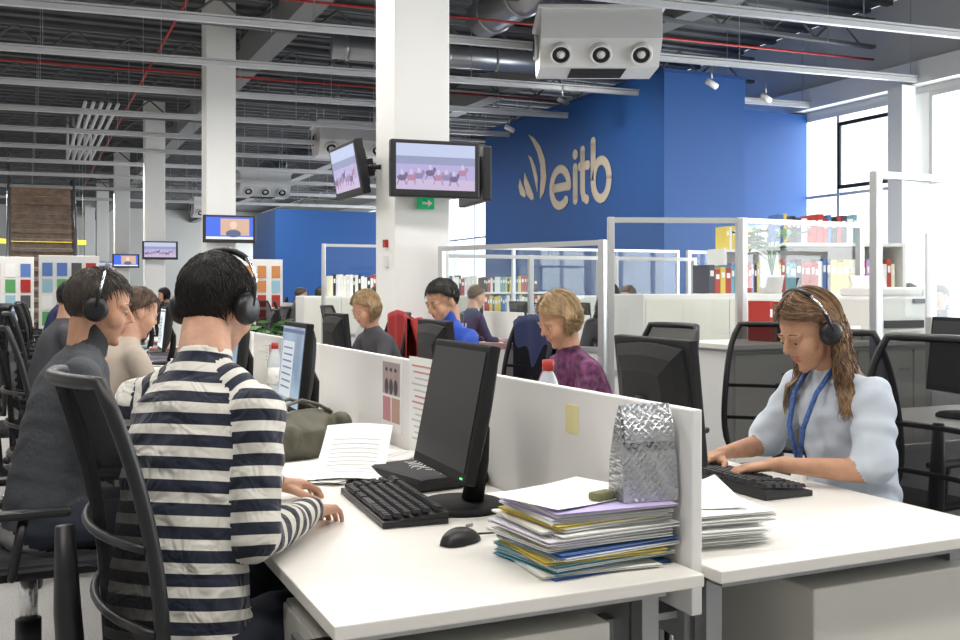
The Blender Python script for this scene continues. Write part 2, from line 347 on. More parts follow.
def chair():
    b=B(); 
    b.grid(lambda u,v:(-.24+.5*u, (v-.5)*(.50-.06*abs(2*u-1)**3), .49-.05*max(0,(u-.8)/.2)**2 -.03*(abs(2*v-1))**4),10,10,FAB)
    b.box((0,0,.455),(.48,.47,.05),FAB,bev=.025)
    def bk(u,v):
        z=.56+.58*u; w=.235-.035*abs(2*u-1)**4-.02*u; y=(2*v-1)*w
        x=-.23-.10*u+.03*math.sin(u*3.1)+.045*(2*v-1)**2
        return (x,y,z)
    b.grid(bk,14,12,MESH)
    loop=[bk(0,v/10) for v in range(11)]+[bk(u/12,1) for u in range(1,13)]+[bk(1,1-v/10) for v in range(1,11)]+[bk(1-u/12,0) for u in range(1,12)]
    b.tube(loop,.014,BLK,8,closed=True)
    for z_,u_ in ((.7,.24),(.86,.5)): b.tube([Vector(bk(u_,v/8))+Vector((-.012,0,0)) for v in range(9)],.009,BLK,6)
    b.tube([(-.02,0,.42),(-.2,0,.42),(-.29,0,.5),(-.305,0,.7),(-.31,0,.86)],[.03,.03,.028,.025,.018],BLK,8)
    for s_ in (-1,1):
        b.tube([(-.05,s_*.22,.44),(-.05,s_*.29,.46),(-.04,s_*.30,.53),(-.02,s_*.30,.63)],.014,BLK,8)
        b.box((.0,s_*.30,.645),(.22,.06,.026),BLK,bev=.012)
    b.box((-.02,0,.42),(.25,.2,.05),BLK,bev=.01)
    b.cyl((0,0,.42),(0,0,.2),.028,SILV,12); b.cyl((0,0,.25),(0,0,.07),.04,BLK,14)
    for k in range(5):
        a=2*math.pi*k/5+.3; d=Vector((math.cos(a),math.sin(a),0))
        b.tube([d*.03+Vector((0,0,.12)),d*.18+Vector((0,0,.105)),d*.32+Vector((0,0,.075))],[.03,.024,.016],SILV,8)
        p=d*.31; q=Vector((-d.y,d.x,0)); 
        for s_ in (-1,1): b.cyl(p+q*s_*.008+Vector((0,0,.028)),p+q*s_*.026+Vector((0,0,.028)),.028,BLK,14)
        b.cyl(p+Vector((0,0,.03)),p+Vector((0,0,.075)),.01,BLK,8)
    return b.mesh('office_chair')
CH=chair()
def chair_at(x,y,yaw): return inst(CH,'office_chair',(x,y,.006 if x>2.3 else 0),yaw)
SCR_OFF=mat('screen_off',(.02,.021,.024),.3)
SCR_B=screenmat('screen_doc',[(.16,.24,.34),(.25,.36,.48),(.35,.46,.56)],.8,5)
SCR_G=screenmat('screen_grey',[(.02,.025,.03),(.05,.06,.07)],.6,5)
SCR_W=screenmat('screen_web',[(.3,.35,.45),(.7,.75,.8),(.8,.8,.85)],1,12)
SCL=em('screen_light',(.62,.68,.72),.7); SCD=em('screen_bar',(.06,.1,.22),.8)
def monitor(sm,tilt=.08,w=.41,h=.34,zc=.275,body=None):
    body=body or MBK
    def f():
        b=B(); M=Matrix.Translation((0,0,zc))@Matrix.Rotation(-tilt,4,'Y')
        b.box((0,0,0),(.028,w,h),body,M=M,bev=.006); b.box((.0145,0,.004),(.004,w-.035,h-.045),sm,M=M)
        if sm in (SCR_B,SCR_W):
            b.box((.017,0,h/2-.035),(.001,w-.04,.014),SCD,M=M); b.box((.017,-.06,-.01),(.001,w*.5,h*.62),SCL,M=M)
            for k in range(7): b.box((.0178,-.06+.01*(k%2),.07-.025*k),(.001,w*.38,.006),SCD,M=M)
        prof=[(0,1,1),(-.012,.98,.98),(-.03,.8,.78),(-.045,.55,.5)]
        vs=[];fs=[]
        for (x,a,c) in prof:
            for k in range(24):
                t=2*math.pi*k/24; ct,st=math.cos(t),math.sin(t); q=max(abs(ct),abs(st)); rr=1/(q**.8)
                vs.append((x-.01,ct*rr*w/2*a*.93,st*rr*h/2*c*.93))
        for i in range(3):
            for k in range(24): l=(k+1)%24; fs.append([i*24+k,i*24+l,(i+1)*24+l,(i+1)*24+k])
        fs.append([72+k for k in range(24)]); b.add(vs,fs,body,False,M)
        b.tube([(-.05,0,zc),(-.075,0,zc-.06),(-.07,0,.12),(-.05,0,.02)],[.03,.035,.038,.045],body,10,sx=.6)
        b.tube([(0,0,.0),(0,0,.012),(0,0,.02)],[.115,.115,.10],body,28,M=Matrix.Translation((-.02,0,0)))
        b.box((.016,w/2-.03,-h/2+.012),(.003,.012,.004),mat('led_green',(.1,.6,.1),.5,emit=(.1,1,.2),estr=1),M=M)
        return b.mesh('computer_monitor')
    return cached(('mon',sm.name,tilt,w,h,zc,body.name),f)
def mon_at(x,y,yaw,sm=SCR_OFF,tilt=.08,z=.7405,**k): return inst(monitor(sm,tilt,**k),'computer_monitor',(x,y,z),yaw)
def keyboard():
    b=B(); b.grid(lambda u,v:(-.08+.16*u,(v-.5)*.45,.012+.014*u),4,4,BLK,False)
    b.box((0,0,.008),(.165,.455,.016),BLK,bev=.005)
    b.prism([(-.082,0),(.082,0),(.082,.028),(-.082,.013)],-.225,.225,BLK,Matrix(((1,0,0,0),(0,0,1,0),(0,1,0,0),(0,0,0,1))))
    for r in range(6):
        x=-.066+r*.0245+(.006 if r==5 else 0)
        y=-.215
        while y<.205:
            wk=.0165 if not(r==0 and -.09<y<.02) else .1
            z=.0165+.0022*r+.009
            if not(.075<y<.088 or .14<y<.15):
                vs=[];
                for (sx,sy,sz,sh) in [(a,c,d,(1 if d<0 else .72)) for d in(-1,1) for a in(-1,1) for c in(-1,1)]:
                    vs.append((x+sx*.0098*sh,y+wk/2+sy*wk/2*sh,z+sz*.0045))
                b.add(vs,[[0,2,3,1],[4,5,7,6],[0,1,5,4],[2,6,7,3],[0,4,6,2],[1,3,7,5]],KEY)
            y+=wk+.0025
    return b.mesh('computer_keyboard')
KB=keyboard()
def mouse():
    b=B()
    def f(u,v):
        t=math.pi*v; a=(u-.5)*2; w=.031*(1-abs(a)**3*.6); return (a*.055,w*math.cos(t),.001+.034*math.sin(t)*(1-a*a)**.5*(1-.15*a))
    b.grid(f,14,12,BLK); b.box((.03,0,.033),(.02,.006,.008),GREYM,bev=.002)
    b.tube([(.05,0,.01),(.09,-.01,.006),(.13,-.03,.005),(.19,-.03,.005),(.24,-.06,.005)],.0025,BLK,6); return b.mesh('computer_mouse')
MS=mouse()
CL=[(.8,.8,.78),(.75,.74,.7),(.7,.68,.75),(.40,.32,.62),(.52,.45,.72),(.06,.16,.45),(.7,.55,.1),(.8,.78,.6),(.5,.1,.1),(.15,.35,.42),(.83,.83,.8)]
CM=[mat('folder_%d'%i,c,.7) for i,c in enumerate(CL)]
def stack(seed,n,w,d,t=.005,cols=CM,jit=.02,ang=.07):
    r=random.Random(seed); b=B(); z=0
    for i in range(n):
        th=t*r.uniform(.5,1.5); ww=w*r.uniform(.9,1.02); dd=d*r.uniform(.88,1.02); m=cols[r.randrange(len(cols))]; a=r.uniform(-ang,ang); ox,oy=r.uniform(-jit,jit),r.uniform(-jit,jit)
        T=Matrix.Translation((ox,oy,z))@Matrix.Rotation(a,4,'Z'); sag=r.uniform(0,.005)
        b.box((0,0,th*.5),(ww*.97,dd*.97,th*.4),PAPER,M=T)
        for zz in (0,th*.72):
            g=lambda dz:(lambda u,v:((u-.5)*ww*1.03,(v-.5)*dd*1.03,zz+dz-sag*abs(2*u-1)**3*(.3+v)))
            b.grid(g(.0004),6,2,m,False,T); b.grid(g(.0004+th*.24),6,2,m,False,T)
            for v0 in (0,1):
                q=lambda u,v:(lambda p0:(p0[0],p0[1],p0[2]+th*.24*v))(g(.0004)(u,v0)); b.grid(q,6,1,m,False,T)
            for u0 in (0,1):
                q=lambda u,v:(lambda p0:(p0[0],p0[1],p0[2]+th*.24*v))(g(.0004)(u0,u)); b.grid(q,2,1,m,False,T)
        z+=th
    return b,z
# ------------------------------------------------------------------ figures
def ring_mesh(rings):
    n=len(rings[0]); vs=[p for r in rings for p in r]; fs=[]
    for i in range(len(rings)-1):
        for k in range(n): l=(k+1)%n; fs.append([i*n+k,i*n+l,(i+1)*n+l,(i+1)*n+k])
    fs.append(list(range(n))[::-1]); fs.append([(len(rings)-1)*n+k for k in range(n)]); return vs,fs
V=lambda *a:Vector(a)
class Body:
    def __init__(s): s.v=[];s.f=[];s.p=[]
    def _add(s,vs,fs):
        o=len(s.v); s.v+=[tuple(v) for v in vs]; s.f+=[[i+o for i in f] for f in fs]
    def cone(s,a,b,ra,rb,m,off=0,n=14):
        a=Vector(a);b=Vector(b);d=(b-a); L=d.length or 1e-5; d=d/L; x,y=frame(d); rings=[]
        for t in (-.96,-.8,-.5,-.2): rings.append((a+d*ra*t,ra*math.sqrt(1-t*t)))
        rings.append((a,ra)); rings.append((b,rb))
        for t in (.2,.5,.8,.96): rings.append((b+d*rb*t,rb*math.sqrt(1-t*t)))
        R=[[c+(x*math.cos(2*math.pi*k/n)+y*math.sin(2*math.pi*k/n))*r for k in range(n)] for c,r in rings]
        s._add(*ring_mesh(R)); s.p.append(('c',np.array(a),np.array(b),ra,rb,m,off,L))
    def ell(s,c,R,r,m):
        bb=B(); bb.sph((0,0,0),tuple(r),WHITE,nu=18,nv=12); c=Vector(c)
        vs=[c+R@Vector(v) for v in bb.v]; s._add(vs,bb.f); s.p.append(('e',np.array(c),np.array(R.to_3x3() if hasattr(R,'to_3x3') else R),np.array(r),m))
    def loft(s,rings,m,off=0,n=24):
        R=[[c+l*a*math.cos(2*math.pi*k/n)+f*bb*math.sin(2*math.pi*k/n) for k in range(n)] for (c,l,f,a,bb) in rings]
        s._add(*ring_mesh(R)); s.p.append(('l',rings,m,off))
    def build(s,name,vox,it,mats,origin,parent,wr=0,wmats=()):
        me=bpy.data.meshes.new('t'); o=Vector(origin); me.from_pydata([tuple(Vector(v)-o) for v in s.v],[],s.f)
        ob=bpy.data.objects.new('t',me); COL.objects.link(ob)
        bm=bmesh.new(); bm.from_mesh(me); bmesh.ops.recalc_face_normals(bm,faces=bm.faces); bm.to_mesh(me); bm.free()
        r=ob.modifiers.new('r','REMESH'); r.mode='VOXEL'; r.voxel_size=vox
        sm=ob.modifiers.new('s','SMOOTH'); sm.factor=.5; sm.iterations=it
        dg=bpy.context.evaluated_depsgraph_get(); dg.update(); m2=bpy.data.meshes.new_from_object(ob.evaluated_get(dg))
        bpy.data.objects.remove(ob); m2.name=name
        nP=len(m2.polygons); C=np.zeros(nP*3); m2.polygons.foreach_get('center',C); C=C.reshape(-1,3)+np.array(o)
        best=np.full(nP,1e9); mi=np.zeros(nP,int); pi=np.zeros(nP,int)
        for k,p in enumerate(s.p):
            if p[0]=='c':
                ba=p[2]-p[1]; pa=C-p[1]; h=np.clip(pa@ba/(ba@ba+1e-12),0,1); d=np.linalg.norm(pa-h[:,None]*ba,axis=1)-(p[3]+(p[4]-p[3])*h); m=p[5]
            elif p[0]=='e':
                q=((C-p[1])@p[2])/p[3]; d=(np.linalg.norm(q,axis=1)-1)*min(p[3]); m=p[4]
            else: d,_=s._ld(C,p); m=p[2]
            w=d<best; best[w]=d[w]; mi[w]=m; pi[w]=k
        m2.materials.clear()
        for m in mats: m2.materials.append(m)
        m2.polygons.foreach_set('material_index',mi.astype(np.int32)); m2.polygons.foreach_set('use_smooth',np.ones(nP,bool))
        nv=len(m2.vertices); P=np.zeros(nv*3); m2.vertices.foreach_get('co',P); P=P.reshape(-1,3)
        nl=len(m2.loops); vi=np.zeros(nl,np.int32); m2.loops.foreach_get('vertex_index',vi); lt=np.zeros(nP,np.int32); m2.polygons.foreach_get('loop_total',lt)
        lp=np.repeat(np.arange(nP),lt); val=np.zeros(nl); PW=P+np.array(o)
        for k,p in enumerate(s.p):
            sel=np.where(pi[lp]==k)[0]
            if len(sel)==0: continue
            Q=PW[vi[sel]]
            if p[0]=='c':
                ba=p[2]-p[1]; val[sel]=p[6]+((Q-p[1])@ba)/(np.linalg.norm(ba)+1e-9)
            elif p[0]=='l': val[sel]=s._ld(Q,p)[1]
        at=m2.attributes.new('along','FLOAT','CORNER'); at.data.foreach_set('value',val)
        if wr:
            nn=np.zeros(nv*3); m2.vertices.foreach_get('normal',nn); nn=nn.reshape(-1,3)
            vm=np.zeros(nv,int); vm[vi]=mi[lp]
            ph=PW*38; dsp=(np.sin(ph[:,0]+1.7*np.sin(ph[:,2]*.9)+ph[:,2]*.5)*np.sin(ph[:,1]*.8+ph[:,2]*1.3)+.6*np.sin(ph[:,2]*1.9+2*np.sin(ph[:,0]*.7+ph[:,1]*.9)))
            msk=np.isin(vm,wmats).astype(float); P2=P+nn*(dsp*msk*wr)[:,None]; m2.vertices.foreach_set('co',P2.ravel())
        m2.update(); return inst(m2,name,(0,0,0),0,parent)
    def _ld(s,C,p):
        rings=p[1]; best=np.full(len(C),1e9)
        for i in range(len(rings)-1):
            c0,l0,f0,a0,b0=rings[i]; c1,l1,f1,a1,b1=rings[i+1]; c0n=np.array(c0); ax=np.array(c1)-c0n; L=np.linalg.norm(ax)+1e-9
            t=(C-c0n)@ax/(L*L); tc=np.clip(t,0,1); q=C-c0n-tc[:,None]*ax; a=a0+(a1-a0)*tc; b_=b0+(b1-b0)*tc
            x=q@np.array(l0)/a; y=q@np.array(f0)/b_; r=np.abs(t-tc)*L; d=(np.sqrt(x*x+y*y)-1)*np.minimum(a,b_)+r
            w=d<best; best[w]=d[w]
        A=np.array(rings[0][0]); Z=np.array(rings[-1][0])-A; return best,p[3]+(C-A)@Z/(np.linalg.norm(Z)+1e-9)
def strands(name,P,r,m,parent):
    S,N,_=P.shape; T=np.gradient(P,axis=1); T/=np.linalg.norm(T,axis=2,keepdims=True)+1e-9
    up=np.array([.3,.2,1.0]); A=np.cross(T,up); A/=np.linalg.norm(A,axis=2,keepdims=True)+1e-9; Bv=np.cross(T,A)
    vs=np.zeros((S,N,3,3))
    for k in range(3):
        a=2*math.pi*k/3; vs[:,:,k]=P+(A*math.cos(a)+Bv*math.sin(a))*r[None,:,None]
    idx=np.arange(S*N*3).reshape(S,N,3); F=[]
    for k in range(3):
        l=(k+1)%3; F.append(np.stack([idx[:,:-1,k],idx[:,:-1,l],idx[:,1:,l],idx[:,1:,k]],-1).reshape(-1,4))
    F=np.concatenate(F); me=bpy.data.meshes.new(name); me.vertices.add(S*N*3); me.vertices.foreach_set('co',vs.ravel())
    me.loops.add(len(F)*4); me.loops.foreach_set('vertex_index',F.ravel().astype(np.int32)); me.polygons.add(len(F)); me.polygons.foreach_set('loop_start',np.arange(0,len(F)*4,4,dtype=np.int32))
    me.polygons.foreach_set('loop_total',np.full(len(F),4,np.int32)); me.polygons.foreach_set('use_smooth',np.ones(len(F),bool)); me.update(calc_edges=True); me.materials.append(m)
    return inst(me,name,(0,0,0),0,parent)
HZX=[-1,-.5,-.15,.25,.5,.8,1]; HZZ=[-.86,-.62,-.2,.1,.42,.52,.55]
def hair(style,hc,R,s,m,par,org,count,torso=None,drop=.3,tips=None):
    Rn=np.array(R); er=np.array([.103,.080,.097])*s; cen=np.array([-.010,0,.03])*s
    if style!='short': er=er*1.03
    b=B(); nu,nv=40,26; vs=[];fs=[]
    for i in range(nv+1):
        t=math.pi*i/nv
        for j in range(nu):
            p=2*math.pi*j/nu; d=np.array([math.sin(t)*math.cos(p),math.sin(t)*math.sin(p),math.cos(t)])
            zm=np.interp(d[0],HZX,HZZ); k=1 if d[2]>zm else max(.72,1-(zm-d[2])*1.6)
            if style!='short' : k=k if d[0]>.2 else max(k,.9)
            k*=1+.012*math.sin(d[0]*17+d[2]*9)*math.sin(d[1]*15+d[2]*7)
            vs.append(tuple(Rn@(cen+er*d*k)+np.array(hc)-np.array(org)))
    for i in range(nv):
        for j in range(nu): k=(j+1)%nu; fs.append([i*nu+j,(i+1)*nu+j,(i+1)*nu+k,i*nu+k])
    b.add(vs,fs,m,True); b.obj('hair_cap',parent=par)
    g=nrs
    D=g.normal(size=(count*4,3)); D/=np.linalg.norm(D,axis=1,keepdims=True); zm=np.interp(D[:,0],HZX,HZZ); D=D[D[:,2]>zm-.03][:count]; S=len(D)
    if style=='short':
        crown=np.array([-.45,.1,.9]); fl=D-crown; fl-=D*np.sum(fl*D,1,keepdims=True); fl/=np.linalg.norm(fl,axis=1,keepdims=True)+1e-6; fl+=g.normal(size=fl.shape)*.3
        N=5; P=np.zeros((S,N,3)); ln=g.uniform(.15,.35,size=(S,1)); lift=g.uniform(0,.05,size=(S,1))
        for k in range(N):
            t=k/(N-1); d=D+fl*ln*t; d/=np.linalg.norm(d,axis=1,keepdims=True); P[:,k]=cen+er*d*(1.008+lift*t)
        rr=np.array([.0012,.0012,.0011,.0009,.0003])*s
    else:
        gl=Rn.T@np.array([0,0,-1.]); az=np.arctan2(D[:,1],D[:,0]); el=np.arcsin(D[:,2]); sg=np.where(D[:,1]>=0,1,-1)
        azmin=math.radians(100 if style=='long' else 78); aze=sg*np.maximum(np.abs(az),azmin+g.uniform(0,.35,size=S)); N1=8; N2=16 if style=='long' else 7; P=np.zeros((S,N1+N2,3))
        ele=np.minimum(el,g.uniform(-.6,-.1,size=S)); thick=g.uniform(1.0,1.10,size=S)
        for k in range(N1):
            t=k/(N1-1); te=t**1.2; a=az+(aze-az)*min(1,t*1.5); e=el+(ele-el)*te
            d=np.stack([np.cos(e)*np.cos(a),np.cos(e)*np.sin(a),np.sin(e)],1); P[:,k]=cen+er*d*thick[:,None]
        last=P[:,N1-1]; out=last.copy(); out[:,2]=0; out/=np.linalg.norm(out,axis=1,keepdims=True)+1e-6; ph=np.round(g.uniform(0,6.28,size=S)*1.6)/1.6; LN=drop*g.uniform(.65,1.1,size=S)*s
        amp=.014
        for k in range(N2):
            t=(k+1)/N2; wv=np.sin(ph+t*(9 if style=='long' else 6))*amp*min(1,t*3)
            P[:,N1+k]=last+gl[None]*(LN*t)[:,None]+out*((wv+(.03*t if style=='long' else -.03*t*t)))[:,None]+g.normal(size=(S,3))*.0012
            P[:,N1+k,1]+=np.cos(ph*1.7+t*8)*amp*.7*min(1,t*3)
        rr=np.concatenate([np.full(N1+N2-4,.0016),[.0014,.0012,.0009,.0004]])*s
    PW=P@Rn.T+np.array(hc)
    if torso is not None and style!='short':
        pel,neck,lat,fw=[np.array(q) for q in torso]; ax=neck-pel; raw=(PW[...,2]-pel[2])/(ax[2]); tt=np.clip(raw,0,1.25); c=pel+tt[...,None]*ax; q=PW-c; x=q@lat; y=q@fw
        top=np.interp(tt,[0,.8,.92,1.0,1.25],[1,1,.9,.42,.3]); a=.185*top; bb=.125*np.maximum(top,.6); rr_=np.sqrt((x/a)**2+(y/bb)**2)+1e-6; k=np.where((rr_<1.04)&(raw<1.04),1.04/rr_,1)
        k=np.minimum(k,3); k[:,:8]=1
        PW=PW+ (x*(k-1))[...,None]*lat+(y*(k-1))[...,None]*fw
    Q_=PW-np.array(org)
    if tips is not None:
        h=S//3; strands('hair_strands',Q_[h:],rr,m,par); strands('hair_highlights',Q_[:h],rr*1.05,tips,par)
    else: strands('hair_strands',Q_,rr,m,par)
def hand(name,w,d,up,side,m,par,org,vox=.0035,curl=(.25,.45,.35),s=1,spread=1):
    d=Vector(d).normalized(); up=Vector(up); up=(up-d*up.dot(d)).normalized(); y=up.cross(d)*side
    w=Vector(w); T=lambda a,b,c:w+(d*a+y*b+up*c)*s
    H=Body(); H.cone(T(-.04,0,0),T(.012,0,0),.024*s,.022*s,0)
    for yy in (.026,.009,-.009,-.025): H.cone(T(.012,yy*.55,0),T(.085,yy,0),.0145*s,.0115*s,0)
    H.cone(T(.02,.012,-.006),T(.05,.03,-.012),.017*s,.015*s,0)
    for (yy,L,r) in ((.029,.070,.0088),(.010,.078,.0090),(-.010,.072,.0086),(-.029,.056,.0076)):
        a=T(.084,yy,0); ang=0; fan=yy*1.6*spread
        for i,(f,c) in enumerate(zip((.45,.31,.24),curl)):
            ang+=c; dd=(d*math.cos(ang)-up*math.sin(ang)+y*fan*.3*(1 if i==0 else .5)).normalized(); e=a+dd*L*f*s
            H.cone(a,e,r*s*(1-.08*i),r*s*(.92-.08*i),0,n=10); a=e
    a=T(.03,.03,-.01); 
    for i,(L,ax) in enumerate(((.034,(.55,.75,-.2)),(.03,(.8,.45,-.3)),(.022,(.93,.2,-.3)))):
        v=(d*ax[0]+y*ax[1]+up*ax[2]).normalized(); e=a+v*L*s; H.cone(a,e,(.0125-.0015*i)*s,(.0115-.0015*i)*s,0,n=10); a=e
    H.build(name,vox,3,[m],org,par)
def head(hc,R,s,m_skin,m_lip,m_eye,par,org,neck,vox=.006,hairc=None,male=True,beard=None):
    h=Body(); hc=Vector(hc); R3=R; T=lambda x,y,z:hc+R3@(Vector((x,y,z))*s); E=lambda c,r,m=0:h.ell(T(*c),R3,[q*s for q in r],m)
    E((-.008,0,.03),(.095,.073,.088)); E((.028,0,-.04),(.062,.056,.070)); E((.04,0,-.08),(.04,.034,.036),2); h.cone(T(.07,0,-.1),T(.066,0,-.1),.016*s,.016*s,2)
    for y in (-1,1):
        E((.05,y*.036,-.028),(.034,.028,.034)); E((-.008,y*.074,-.012),(.017,.008,.030)); E((-.004,y*.079,.004),(.014,.006,.012)); E((.088,y*.010,-.030),(.012,.009,.008))
        E((.072,y*.031,.018),(.018,.024,.007)); E((.069,y*.031,.006),(.0165,.0165,.0105))
    h.cone(T(.083,0,.012),T(.106,0,-.022),.0085*s,.0105*s,0)
    E((.083,0,-.052),(.013,.022,.006),1); E((.081,0,-.063),(.013,.019,.007),1)
    neck=Vector(neck); r=.056 if male else .046
    h.cone(T(-.025,0,-.055),neck,r*s,r*1.1*s,0)
    h.cone(neck,neck-Vector((0,0,.04)),r*s,r*1.2*s,0)
    h.build('head',vox,3,[m_skin,m_lip,beard or m_skin],org,par)
    b=B(); o=Vector(org)
    for y in (-1,1):
        b.sph(T(.0745,y*.031,-.001)-o,.0112*s,m_eye[0]); b.sph(T(.0825,y*.032,-.004)-o,.0050*s,m_eye[1])
        b.tube([T(.080,y*.017,.002)-o,T(.0865,y*.03,.003)-o,T(.080,y*.045,.001)-o],.0032*s,m_skin,6)
        b.tube([T(.087,y*.014,.024)-o,T(.091,y*.03,.029)-o,T(.078,y*.05,.024)-o],[.0015*s,.0028*s,.001*s],hairc,6)
        b.tube([T(.082,y*.018,-.0005)-o,T(.0885,y*.031,.0005)-o,T(.080,y*.046,-.002)-o],.0010*s,hairc,5)
    b.obj('face_details',parent=par)
def phones(hc,R,s,par,org,band=None):
    b=B(); hc=Vector(hc); o=Vector(org); T=lambda x,y,z:hc+R@(Vector((x,y,z))*s)-o
    for y in (-1,1):
        b.tube([T(-.006,y*.076,-.008),T(-.006,y*.084,-.008),T(-.006,y*.094,-.008),T(-.006,y*.106,-.008),T(-.006,y*.110,-.008)],[.030*s,.037*s,.039*s,.034*s,.024*s],BLK,22)
        b.tube([T(-.006,y*.106,.0),T(-.006,y*.106,.045),T(-.006,y*.100,.07)],.006*s,BLK,8)
    pts=[T(-.006,.106*math.cos(t),.045+.093*math.sin(t)) for t in [math.pi*k/18 for k in range(19)]]
    b.tube(pts,.0045*s,band or SILV,8); b.tube([p for p in pts[5:14]],.008*s,BLK,8)
    b.obj('headphones',parent=par)
EYES=(mat('eye_white',(.6,.57,.54),.3),mat('eye_iris',(.04,.025,.015),.2)); LIP=mat('lips',(.42,.15,.12),.55)
SK1=mat('skin_light',(.57,.325,.22),.6,var=.14,vscale=22,spec=.35,bump=.08,bscale=90); SK2=mat('skin_warm',(.53,.29,.185),.6,var=.14,vscale=22,spec=.35,bump=.08,bscale=90); BRD=mat('beard_shadow',(.16,.09,.06),.7)
DENIM=mat('denim_dark',(.02,.025,.04),.9); SHOE=mat('shoe_black',(.02,.018,.016),.5); TEE=mat('tee_grey',(.32,.31,.30),.9)
def hairmat(n,c): return mat(n,c,.45,var=.35,vscale=60,spec=.5,stretch=(1,1,.2))
HB=hairmat('hair_black',(.012,.009,.007)); HBR=hairmat('hair_brown',(.09,.05,.03)); HLB=hairmat('hair_light_brown',(.15,.08,.042)); HTP=hairmat('hair_honey',(.36,.23,.12)); HBL=hairmat('hair_blond',(.50,.36,.20)); HGR=hairmat('hair_grey_brown',(.07,.055,.045))
def seatedJ(x,y,yaw,lean=.10,look=0,pitch=.3,wid=1,reach=.36,dz=0,headf=.05):
    f=V(math.cos(yaw),math.sin(yaw),0); l=V(-f.y,f.x,0); P=lambda a,b,z:V(x,y,z)+f*a+l*b*wid
    hy=yaw+look
    return dict(f=f,l=l,pel=P(0,0,.57),neck=P(lean+.02,0,1.11+dz),head=P(lean+.02+headf,0,1.25+dz),hf=(hy,pitch),
      shL=P(lean,.165,1.04+dz),shR=P(lean,-.165,1.04+dz),elL=P(lean+.08,.23,.80),elR=P(lean+.08,-.23,.80),wrL=P(reach,.13,.795),wrR=P(reach,-.13,.795),
      hL=(f*1-l*.25+V(0,0,-.1)),hR=(f+l*.25+V(0,0,-.1)),hipL=P(0,.09,.55),hipR=P(0,-.09,.55),knL=P(.42,.12,.56),knR=P(.42,-.12,.56),anL=P(.44,.11,.09),anR=P(.44,-.11,.09),orig=V(x,y,0))
def person(name,J,top,pants=DENIM,hs='short',hm=HB,skin=SK1,male=True,ph=False,vox=.014,hv=.009,hcount=700,sleeve='long',collar=None,hands=True,handvox=.006,wr=0,drop=.3,hs_=1.0,belly=1,aw=1,cm=None,ssc=1,tips=None,beard=None):
    par=bpy.data.objects.new(name,None); par.location=J['orig']; par.empty_display_size=.2; COL.objects.link(par); org=J['orig']
    g=1 if male else .88; bd=Body(); pel,neck=J['pel'],J['neck']; ax=(neck-pel); axn=ax.normalized()
    latT=(J['shL']-J['shR']).normalized(); latB=(J['hipL']-J['hipR']).normalized(); rings=[]
    def rg(t,a,b_):
        l=latB.lerp(latT,max(0,min(1,t))); l=(l-axn*l.dot(axn)).normalized(); fw=l.cross(axn); fw=-fw if fw.dot(J['f'])<0 else fw
        hump=-.018*math.sin(max(0,min(1,t))*math.pi)
        return (pel+ax*t+fw*hump,l,fw,a*g*aw,b_*g)
    for t,a,b_ in ((-.10,.150,.11),(-.04,.165,.125),(.1,.166,.128*belly),(.3,.155,.122*belly),(.5,.152,.12),(.7,.160,.120),(.80,.155,.114),(.88,.130,.098),(.94,.095,.080),(1.0,.068,.066),(1.06,.058,.058)):
        rings.append(rg(t,a,b_))
    bd.loft(rings,0); bd.loft([rg(-.19,.12,.10),rg(-.14,.160,.122),rg(-.08,.160,.122),rg(-.02,.14,.1)],4)
    base=ax.length*.9
    for s_ in 'LR':
        sh,el,w=J['sh'+s_],J['el'+s_],J['wr'+s_]; root=neck.lerp(sh,.45)-V(0,0,.03)
        bd.cone(root,sh-V(0,0,.005),.060*g,.058*g,0,base); bd.cone(neck-V(0,0,.01),sh+V(0,0,.0),.050*g,.052*g,0,base)
        L1=(el-sh).length; q_=g*ssc
        if sleeve=='long':
            bd.cone(sh,sh.lerp(el,.5),.059*q_,.053*q_,0,0); bd.cone(sh.lerp(el,.5),el,.053*q_,.047*q_,0,L1*.5); bd.cone(el,el.lerp(w,.4),.047*q_,.046*q_,0,L1); bd.cone(el.lerp(w,.4),w,.046*q_,.033*q_,0,L1+(w-el).length*.4)
        else:
            q=sh.lerp(el,.88); bd.cone(sh,q,.062*q_,.060*q_,0,0); bd.cone(q-(el-sh).normalized()*.025,q,.063*q_,.064*q_,0); bd.cone(sh.lerp(el,.7),el,.042*g,.038*g,3); bd.cone(el,el.lerp(w,.35),.038*g,.038*g,3); bd.cone(el.lerp(w,.35),w,.038*g,.024*g,3)
        hp,kn,an=J['hip'+s_],J['kn'+s_],J['an'+s_]
        bd.cone(hp,kn,.088*g,.062*g,1); bd.cone(kn,an,.062*g,.042*g,1); bd.cone(an-V(0,0,.03),an+J['f']*.13-V(0,0,.05),.042*g,.035*g,2)
    if collar=='turtle': bd.cone(neck-V(0,0,.01),neck.lerp(J['head'],.42),.066*g,.060*g,5,base)
    bd.build('clothed_body',vox,4,[top,pants,SHOE,skin,TEE,cm or top],org,par,wr,(0,1))
    hy,pt=J['hf']; R=(Matrix.Rotation(hy,3,'Z')@Matrix.Rotation(pt,3,'Y')@Matrix.Rotation(J.get('roll',0),3,'X'))
    s=(1.0 if male else .95)*hs_
    head(J['head'],R,s,skin,LIP,EYES,par,org,neck+V(0,0,.01),hv,hm,male,beard)
    hair(hs,J['head'],R,s,hm,par,org,hcount,(pel,neck,latT,rings[5][2]),drop,tips)
    if ph: phones(J['head'],R,s,par,org)
    if collar=='shirt':
        b=B(); c=neck-V(0,0,.005)-org; fw=rings[5][2]
        def cf(u,v):
            a=2*math.pi*(u*.84+.08)+math.atan2(fw.y,fw.x); r=.056+.022*v; return (c.x+math.cos(a)*r,c.y+math.sin(a)*r,c.z+.04-.04*v- .02*math.cos(a-math.atan2(fw.y,fw.x))*1.2)
        b.grid(cf,24,3,top); b.obj('collar',parent=par)
